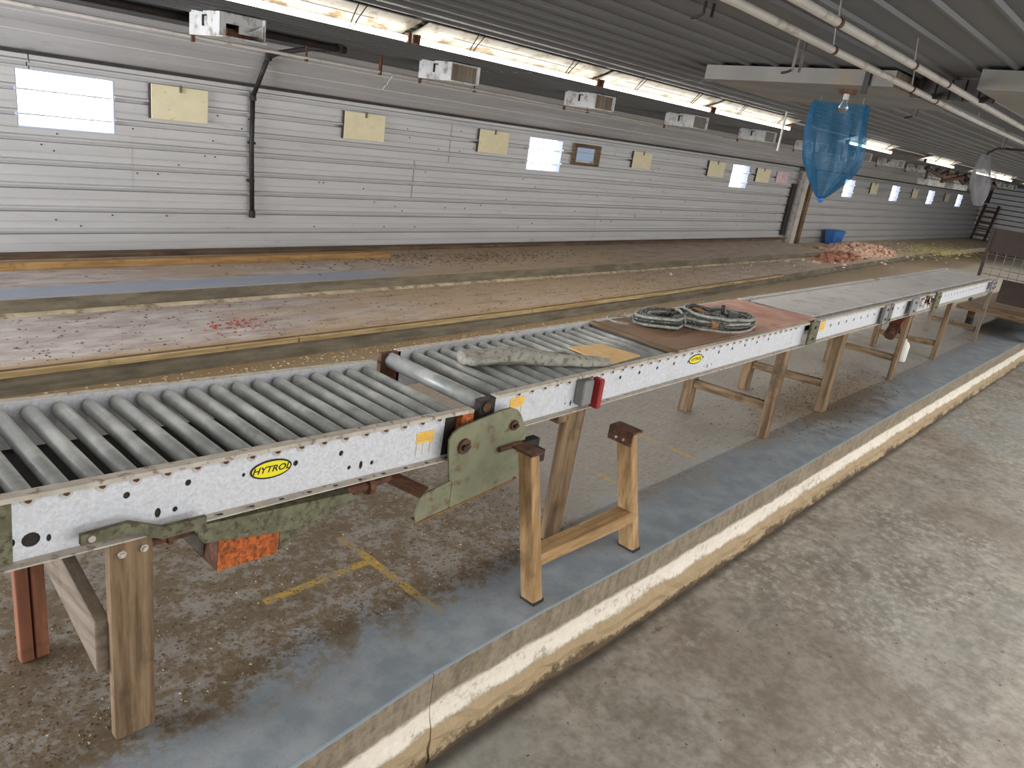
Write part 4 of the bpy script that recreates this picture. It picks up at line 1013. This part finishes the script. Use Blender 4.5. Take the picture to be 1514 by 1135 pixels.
# ---- plastic bag
def bag(name, rows, m, label, og, nfold, seed, mp):
    rows = [(q[0], q[1], q[2], q[3], q[4] * 1.5, q[5] * 1.7) for q in rows]
    b = B(); n = 56; rr = random.Random(seed); ph = [rr.uniform(0, 6.28) for _ in range(6)]
    for k, (cx_, cy_, z, hw, hd, am) in enumerate(rows):
        for j in range(n):
            a = 2 * math.pi * j / n
            f = 1 + am * (math.sin(nfold * a + ph[0] + k * .12) * .5 + math.sin((nfold + 3) * a + ph[1] - k * .2) * .35 + .3 * math.sin(2 * a + ph[2] + k * .3))
            b.v.append(Vector((cx_ + mp[0] * hd * f * math.sin(a) - mp[1] * 0, cy_ + hw * f * math.copysign(abs(math.cos(a)) ** .8, math.cos(a)), z + .012 * am * math.sin(3 * a + ph[3]))))
    for k in range(len(rows) - 1):
        for j in range(n): b.f.append([k * n + j, k * n + (j + 1) % n, (k + 1) * n + (j + 1) % n, (k + 1) * n + j]); b.mi.append(0)
    o = solo(name, b, m, label, 'bag', og, smooth=True)
    sb = o.modifiers.new('smooth', 'SUBSURF'); sb.levels = 1; sb.render_levels = 1
    return o
BX = 5.32
rows = [(BX, 2.04, 2.366, .170, .05, .10), (BX, 2.04, 2.33, .172, .055, .12), (BX, 2.035, 2.25, .178, .062, .16), (BX, 2.02, 2.16, .182, .068, .18), (BX, 2.005, 2.07, .184, .068, .18), (BX, 2.0, 2.00, .180, .062, .2), (BX, 2.0, 1.93, .145, .055, .24), (BX, 2.005, 1.86, .100, .045, .28), (BX, 2.012, 1.80, .058, .034, .3), (BX, 2.015, 1.77, .034, .024, .3), (BX, 2.016, 1.75, .012, .010, .2)]
rows = [(x, y, z, w, d_, a) for x, y, z, w, d_, a in rows]
o = bag('blue_bag', rows, 'bluefilm', 'large translucent blue plastic bag hanging below the plywood box beside the bulb', (BX, 2.03, 2.36), 9, 3, (1, 0))
part('knot', B().tube([(BX, 2.016, 1.765), (BX + .004, 2.012, 1.745), (BX, 2.02, 1.732)], [.022, .026, .012], 8, 'bin'), None, o, (BX, 2.03, 2.36), smooth=True)
for y in (1.90, 2.18):
    part('cord', B().tube([(BX, y, 2.36), (BX, y, cz(y) - .1)], .003, 5, 'steelgrey'), None, o, (BX, 2.03, 2.36))
GX = 9.0
rows = [(GX, 1.89, 2.31, .045, .03, .1), (GX, 1.89, 2.20, .06, .04, .15), (GX, 1.87, 2.08, .085, .05, .2), (GX, 1.85, 1.97, .075, .045, .25), (GX, 1.83, 1.88, .05, .035, .25), (GX, 1.82, 1.82, .03, .02, .2)]
o = bag('film_sleeve', rows, 'greyfilm', 'narrow grey film sleeve hanging from a bent rod at the right', (GX, 1.88, 2.31), 5, 8, (1, 0))
part('bent_rod', B().tube([(GX, 1.885, 2.27), (GX, 1.88, 2.33), (GX + .01, 1.80, 2.385), (GX + .02, 1.2, 2.39)], .012, 6, 'black'), None, o, (GX, 1.88, 2.31))

# ------------------------------------------------------------------ things on the long wall
def vent_panel(x0, x1, z0, z1, label):
    og = ((x0 + x1) / 2, WY, (z0 + z1) / 2)
    t = solo('wall_hatch', B().box(x0, x1, WY - .034, WY - .010, z0, z1), 'cream', label, 'panel', og, 'cream hatch panels along the long wall', bev=.003)
    b = B()
    for x in (x0 + .02, x1 - .02): b.box(x - .012, x + .012, WY - .010, WY + .002, z0 + .02, z1 - .02)
    part('batten', b.box(x0 - .012, x0 - .002, WY - .03, WY + .002, z0, z1), 'gasket', t, og)['kind'] = 'stuff'
    part('catch', B().box((x0 + x1) / 2 - .01, (x0 + x1) / 2 + .01, WY - .05, WY - .034, z1 - .05, z1 + .015), 'steelgrey', t, og)
HL = ['cream hatch panel right of the nearest bright window', 'cream hatch panel right of the black drop pipe', 'cream hatch panel just left of the second bright window', 'cream hatch panel right of the square wooden frame', 'small cream hatch panel just left of the third bright window', 'small cream hatch panel just right of the third bright window']
for (a, c, z0, z1), l_ in zip(((3.172, 3.713, 1.52, 1.825), (5.301, 5.873, 1.52, 1.817), (7.449, 8.022, 1.525, 1.819), (11.125, 11.70, 1.53, 1.80), (13.745, 14.40, 1.523, 1.81), (15.87, 16.53, 1.51, 1.79)), HL): vent_panel(a, c, z0, z1, l_)
for x, w_ in ((23.3, 'first and second'), (27.4, 'second and third'), (31.5, 'third and fourth')): vent_panel(x, x + .6, 1.5, 1.8, 'tiny cream hatch panel between the ' + w_ + ' windows beyond the white post')
og = (9.83, WY, 1.65)
t = thing('square_frame', og, 'small square wooden frame with a blue pane, right of the second bright window', 'frame')
for q in ((9.50, 10.17, 1.745, 1.80), (9.50, 10.17, 1.49, 1.525), (9.50, 9.56, 1.525, 1.745), (10.05, 10.17, 1.525, 1.745)):
    part('frame_board', B().box(q[0], q[1], WY - .05, WY - .002, q[2], q[3]), 'oldx', t, og, .003)
part('pane', B().box(9.56, 10.05, WY - .012, WY - .006, 1.525, 1.745), 'bluepane', t, og)
part('inner_strip', B().box(9.56, 10.05, WY - .03, WY - .012, 1.525, 1.56), 'white', t, og)
solo('paper_notice', B().box(16.92, 17.53, WY - .02, WY - .012, 1.54, 1.775), plain('pinkish_paper', L(226, 200, 200), .7, 0, .12, 12, L(206, 120, 120), .4), 'pinkish white notice on the wall left of the white door post', 'notice', (17.2, WY, 1.65))
d1 = struct('door_1')
part('post', B().box(18.12, 18.36, 7.30, 7.36, L2Z, 1.94), 'pvc', d1)
part('door_gap', B().box(17.86, 18.06, 7.44, 7.496, L3Z + .1, 1.55), 'black', d1)
part('jamb', B().box(18.84, 19.0, 7.42, 7.498, L2Z, 1.93), 'oldz', d1)
part('header', B().box(18.1, 19.0, 7.42, 7.498, 1.86, 1.92), 'oldz', d1)
# bright glossy drainpipe etc. beyond: tangled feeder parts by the ceiling behind the bag
for i in range(7):
    x = 19.5 + i * .9; rr = random.Random(60 + i)
    b = B()
    b.tube([(x, 5.2, 2.32), (x + .5, 5.1 + rr.uniform(-.3, .3), 2.2 + rr.uniform(-.15, .1)), (x + .9, 5.0, 2.28)], .045, 8).tube([(x + .2, 5.2, 2.40), (x + .25, 5.2, 2.02 + rr.uniform(0, .2))], .03, 6)
    solo('feeder_part', b, rr.choice(['black', 'rustdark', 'darkwood', 'brownboard']), 'dark tangled feeder piece hanging under the far ceiling right of the blue bag', 'feeder', (x, 5.2, 2.3), 'tangled feeder pieces under the far ceiling')
for i, (x, y) in enumerate(((21.5, 5.55), (24.0, 5.55))):
    solo('feeder_cover', B().box(x, x + 1.5, y, y + .3, 1.95, 2.12).box(x + .1, x + 1.4, y + .05, y + .25, 2.12, 2.2), 'white', 'pale pinkish box hanging under the far ceiling, ' + ('nearer one' if i == 0 else 'farther one'), 'box', (x, y, 2.0), bev=.02)
# blue bin, ladder
og = (20.9, 7.2, L2Z)
t = solo('blue_bin', B().hexa([(20.55, 7.14, L2Z), (21.12, 7.14, L2Z), (21.12, 7.36, L2Z), (20.55, 7.36, L2Z), (20.45, 7.1, .50), (21.22, 7.1, .50), (21.22, 7.4, .50), (20.45, 7.4, .50)]), 'bin', 'blue plastic tub standing by the far wall below the blue bag', 'tub', og, bev=.02)
og = (37, 7.1, L2Z)
t = thing('step_ladder', og, 'dark wooden ladder leaning in the far corner', 'ladder')
for y in (6.75, 7.25): part('rail', B().beam((36.6, y, L2Z), (37.3, y, 1.55), .09, .09), 'brownboard', t, og)
for k in range(5): part('rung', B().beam((36.68 + .12 * k, 6.75, .35 + .24 * k), (36.68 + .12 * k, 7.25, .35 + .24 * k), .05, .08), 'darkwood', t, og)

# ------------------------------------------------------------------ brown cart at the end of the conveyor
CX = 13.5
og = (CX + .6, 1.9, 0)
t = thing('flat_cart', og, 'brown cart with a boarded and meshed end standing past the far end of the conveyor', 'cart')
for y in (2.405, 1.31): part('post', B().box(CX - .02, CX + .03, y - .02, y + .02, .33, 1.48), 'brownboard', t, og)
part('upper_board', B().box(CX, CX + .02, 1.33, 2.39, 1.13, 1.48), 'brownboard', t, og)
part('lower_board', B().box(CX, CX + .02, 1.33, 2.07, .42, .77), 'brownboard', t, og)
for k in range(9): part('mesh_wire', B().tube([(CX, 1.42 + .12 * k, .76), (CX, 1.42 + .12 * k, 1.14)], .005, 5, 'steelgrey'), None, t, og)
for k in range(4): part('mesh_wire', B().tube([(CX, 1.33, .80 + .10 * k), (CX, 2.39, .80 + .10 * k)], .005, 5, 'steelgrey'), None, t, og)
part('deck', B().box(CX - .75, CX + 2.2, 1.3, 2.42, .30, .36), 'oldy', t, og, .005)
for x, y in ((CX - .45, 2.25), (CX - .45, 1.45), (CX + .75, 1.55), (CX + 1.7, 1.55), (CX + 1.7, 2.25)):
    w = part('caster', B().box(x - .03, x + .03, y - .045, y + .045, .17, .30), 'rustdark', t, og)
    q = part('wheel', B().tube([(x + .04, y - .035, .10), (x + .04, y + .035, .10)], .10, 16, 'rubber'), None, t, og); q.parent = w

# ------------------------------------------------------------------ rubble, litter, straw
def scatter(name, n, fx, size, m, label, cat='litter', seed=1, flat=.5):
    rr = random.Random(seed); b = B()
    for k in range(n):
        q = fx(rr)
        if q is None: continue
        s_ = size * rr.uniform(.4, 1.5); a = rr.uniform(0, 6.28); e = rr.uniform(.3, 1.0)
        ca, sa = math.cos(a), math.sin(a)
        h = s_ * flat * rr.uniform(.4, 1.2)
        pts = [(-s_, -s_ * e * .5), (s_ * .9, -s_ * e * .4), (s_ * .2, s_ * e * .6)]
        vv = [(q[0] + ca * u - sa * v_, q[1] + sa * u + ca * v_, q[2]) for u, v_ in pts] + [(q[0] + rr.uniform(-.3, .3) * s_, q[1] + rr.uniform(-.2, .2) * s_, q[2] + h)]
        b.add(vv, [(0, 2, 1), (0, 1, 3), (1, 2, 3), (2, 0, 3)])
    return solo(name, b, m, label, cat, (0, 0, 0), kind='stuff')
ga = lambda r_, m_, s_: r_.gauss(m_, s_)
def f_near(r_):
    x, y = r_.uniform(-.2, 3.0), 1.95 + abs(r_.gauss(0, .5))
    return (x, y, 0) if y < 3.6 else None
scatter('floor_litter', 5200, f_near, .0065, 'shav', 'brown crumbly litter scattered on the floor under the nearest conveyor section', seed=2)
scatter('pale_litter', 650, f_near, .0055, 'lightlitter', 'pale specks of shavings among the brown litter under the near section', seed=3)
def f_mid(r_):
    x, y = r_.gauss(6.9, .8), r_.gauss(2.1, .22); return (x, y, 0) if y > 1.68 else None
scatter('floor_litter', 1500, f_mid, .010, 'shav', 'patch of brown litter on the floor below the third conveyor section', seed=4)
def f_back(r_): return (r_.uniform(-.5, 12), 4.86 - abs(r_.gauss(0, .35)), 0)
scatter('ledge_litter', 2600, f_back, .012, 'lightlitter', 'tan litter along the foot of the lower ledge', seed=5)
def f_l2(r_): return (r_.uniform(.5, 15), r_.uniform(5.0, 6.05), L2Z)
scatter('ledge_litter', 1400, f_l2, .012, 'shav', 'dark crumbs scattered on the lower ledge', seed=6)
def f_l3(r_): return (r_.gauss(6.8, 1.3), r_.gauss(6.85, .2), L3Z)
scatter('ledge_litter', 900, f_l3, .018, 'shav', 'heap of dark litter on the upper ledge past the end of the loose board', seed=7)
def f_red(r_): return (r_.gauss(2.95, .14), r_.gauss(5.42, .10), L2Z)
scatter('red_fragments', 90, f_red, .016, 'brick', 'small red fragments on the lower ledge above the near rollers', seed=8, flat=.8)
def f_walk(r_): return (r_.uniform(1.5, 9), r_.uniform(-.6, 1.45), WZ)
scatter('floor_crumbs', 420, f_walk, .007, 'shav', 'dark crumbs scattered on the grey walkway', seed=9)
def f_straw(r_):
    x = r_.uniform(17, 36); return (x, r_.uniform(5.9, 7.3), L2Z)
scatter('straw', 1600, f_straw, .07, 'lightlitter', 'pale straw strewn over the far floor', seed=10, flat=.15)
def f_straw2(r_): return (r_.gauss(26, 1.8), r_.gauss(5.9, .35), L2Z)
scatter('straw', 700, f_straw2, .06, 'strawm', 'yellow straw patch on the far floor left of the cart', seed=12, flat=.2)
def heap(name, cx_, cy_, rx, ry, h, z, m, label, seed, nchunk):
    rr = random.Random(seed); b = B(); n1, n2 = 34, 22
    ph = [rr.uniform(0, 6) for _ in range(6)]
    for i in range(n1 + 1):
        for j in range(n2 + 1):
            u, v_ = i / n1 * 2 - 1, j / n2 * 2 - 1
            r2 = u * u + v_ * v_
            zz = h * max(0, 1 - r2) ** 1.2 * (.75 + .25 * math.sin(7 * u + ph[0]) * math.sin(5 * v_ + ph[1])) + rr.uniform(0, .10) * h * (r2 < .95)
            b.v.append(Vector((cx_ + u * rx + rr.uniform(-.02, .02), cy_ + v_ * ry, z + zz - .004)))
    for i in range(n1):
        for j in range(n2): b.f.append([i * (n2 + 1) + j, (i + 1) * (n2 + 1) + j, (i + 1) * (n2 + 1) + j + 1, i * (n2 + 1) + j + 1]); b.mi.append(0)
    for k in range(nchunk):
        u, v_ = rr.gauss(0, .45), rr.gauss(0, .45); r2 = u * u + v_ * v_
        if r2 > 1.3: continue
        zz = z + h * max(0, 1 - r2) ** 1.2 * .85; s_ = rr.uniform(.03, .10); q = Vector((cx_ + u * rx, cy_ + v_ * ry, zz))
        a = rr.uniform(0, 3); d_ = Vector((math.cos(a), math.sin(a), rr.uniform(-.3, .3)))
        b.beam(q - d_ * s_, q + d_ * s_, s_ * 1.2, s_ * .8)
    return solo(name, b, m, label, 'pile', (cx_, cy_, z), kind='stuff')
heap('rubble_pile', 20.1, 6.35, 2.6, .62, .22, L2Z, 'pinkrub', 'pile of pinkish rubble on the far ledge below the blue bag', 31, 190)
heap('rubble_pile', 17.6, 5.95, 1.3, .38, .10, L2Z, 'brownrub', 'low reddish edge of the rubble pile nearest the camera', 32, 90)
def f_chip(r_): return (r_.gauss(19.5, 3), r_.gauss(6.2, .4), L2Z)
scatter('rubble_chips', 420, f_chip, .05, 'pinkrub', 'pink chips strewn around the rubble pile', seed=33, flat=.7)
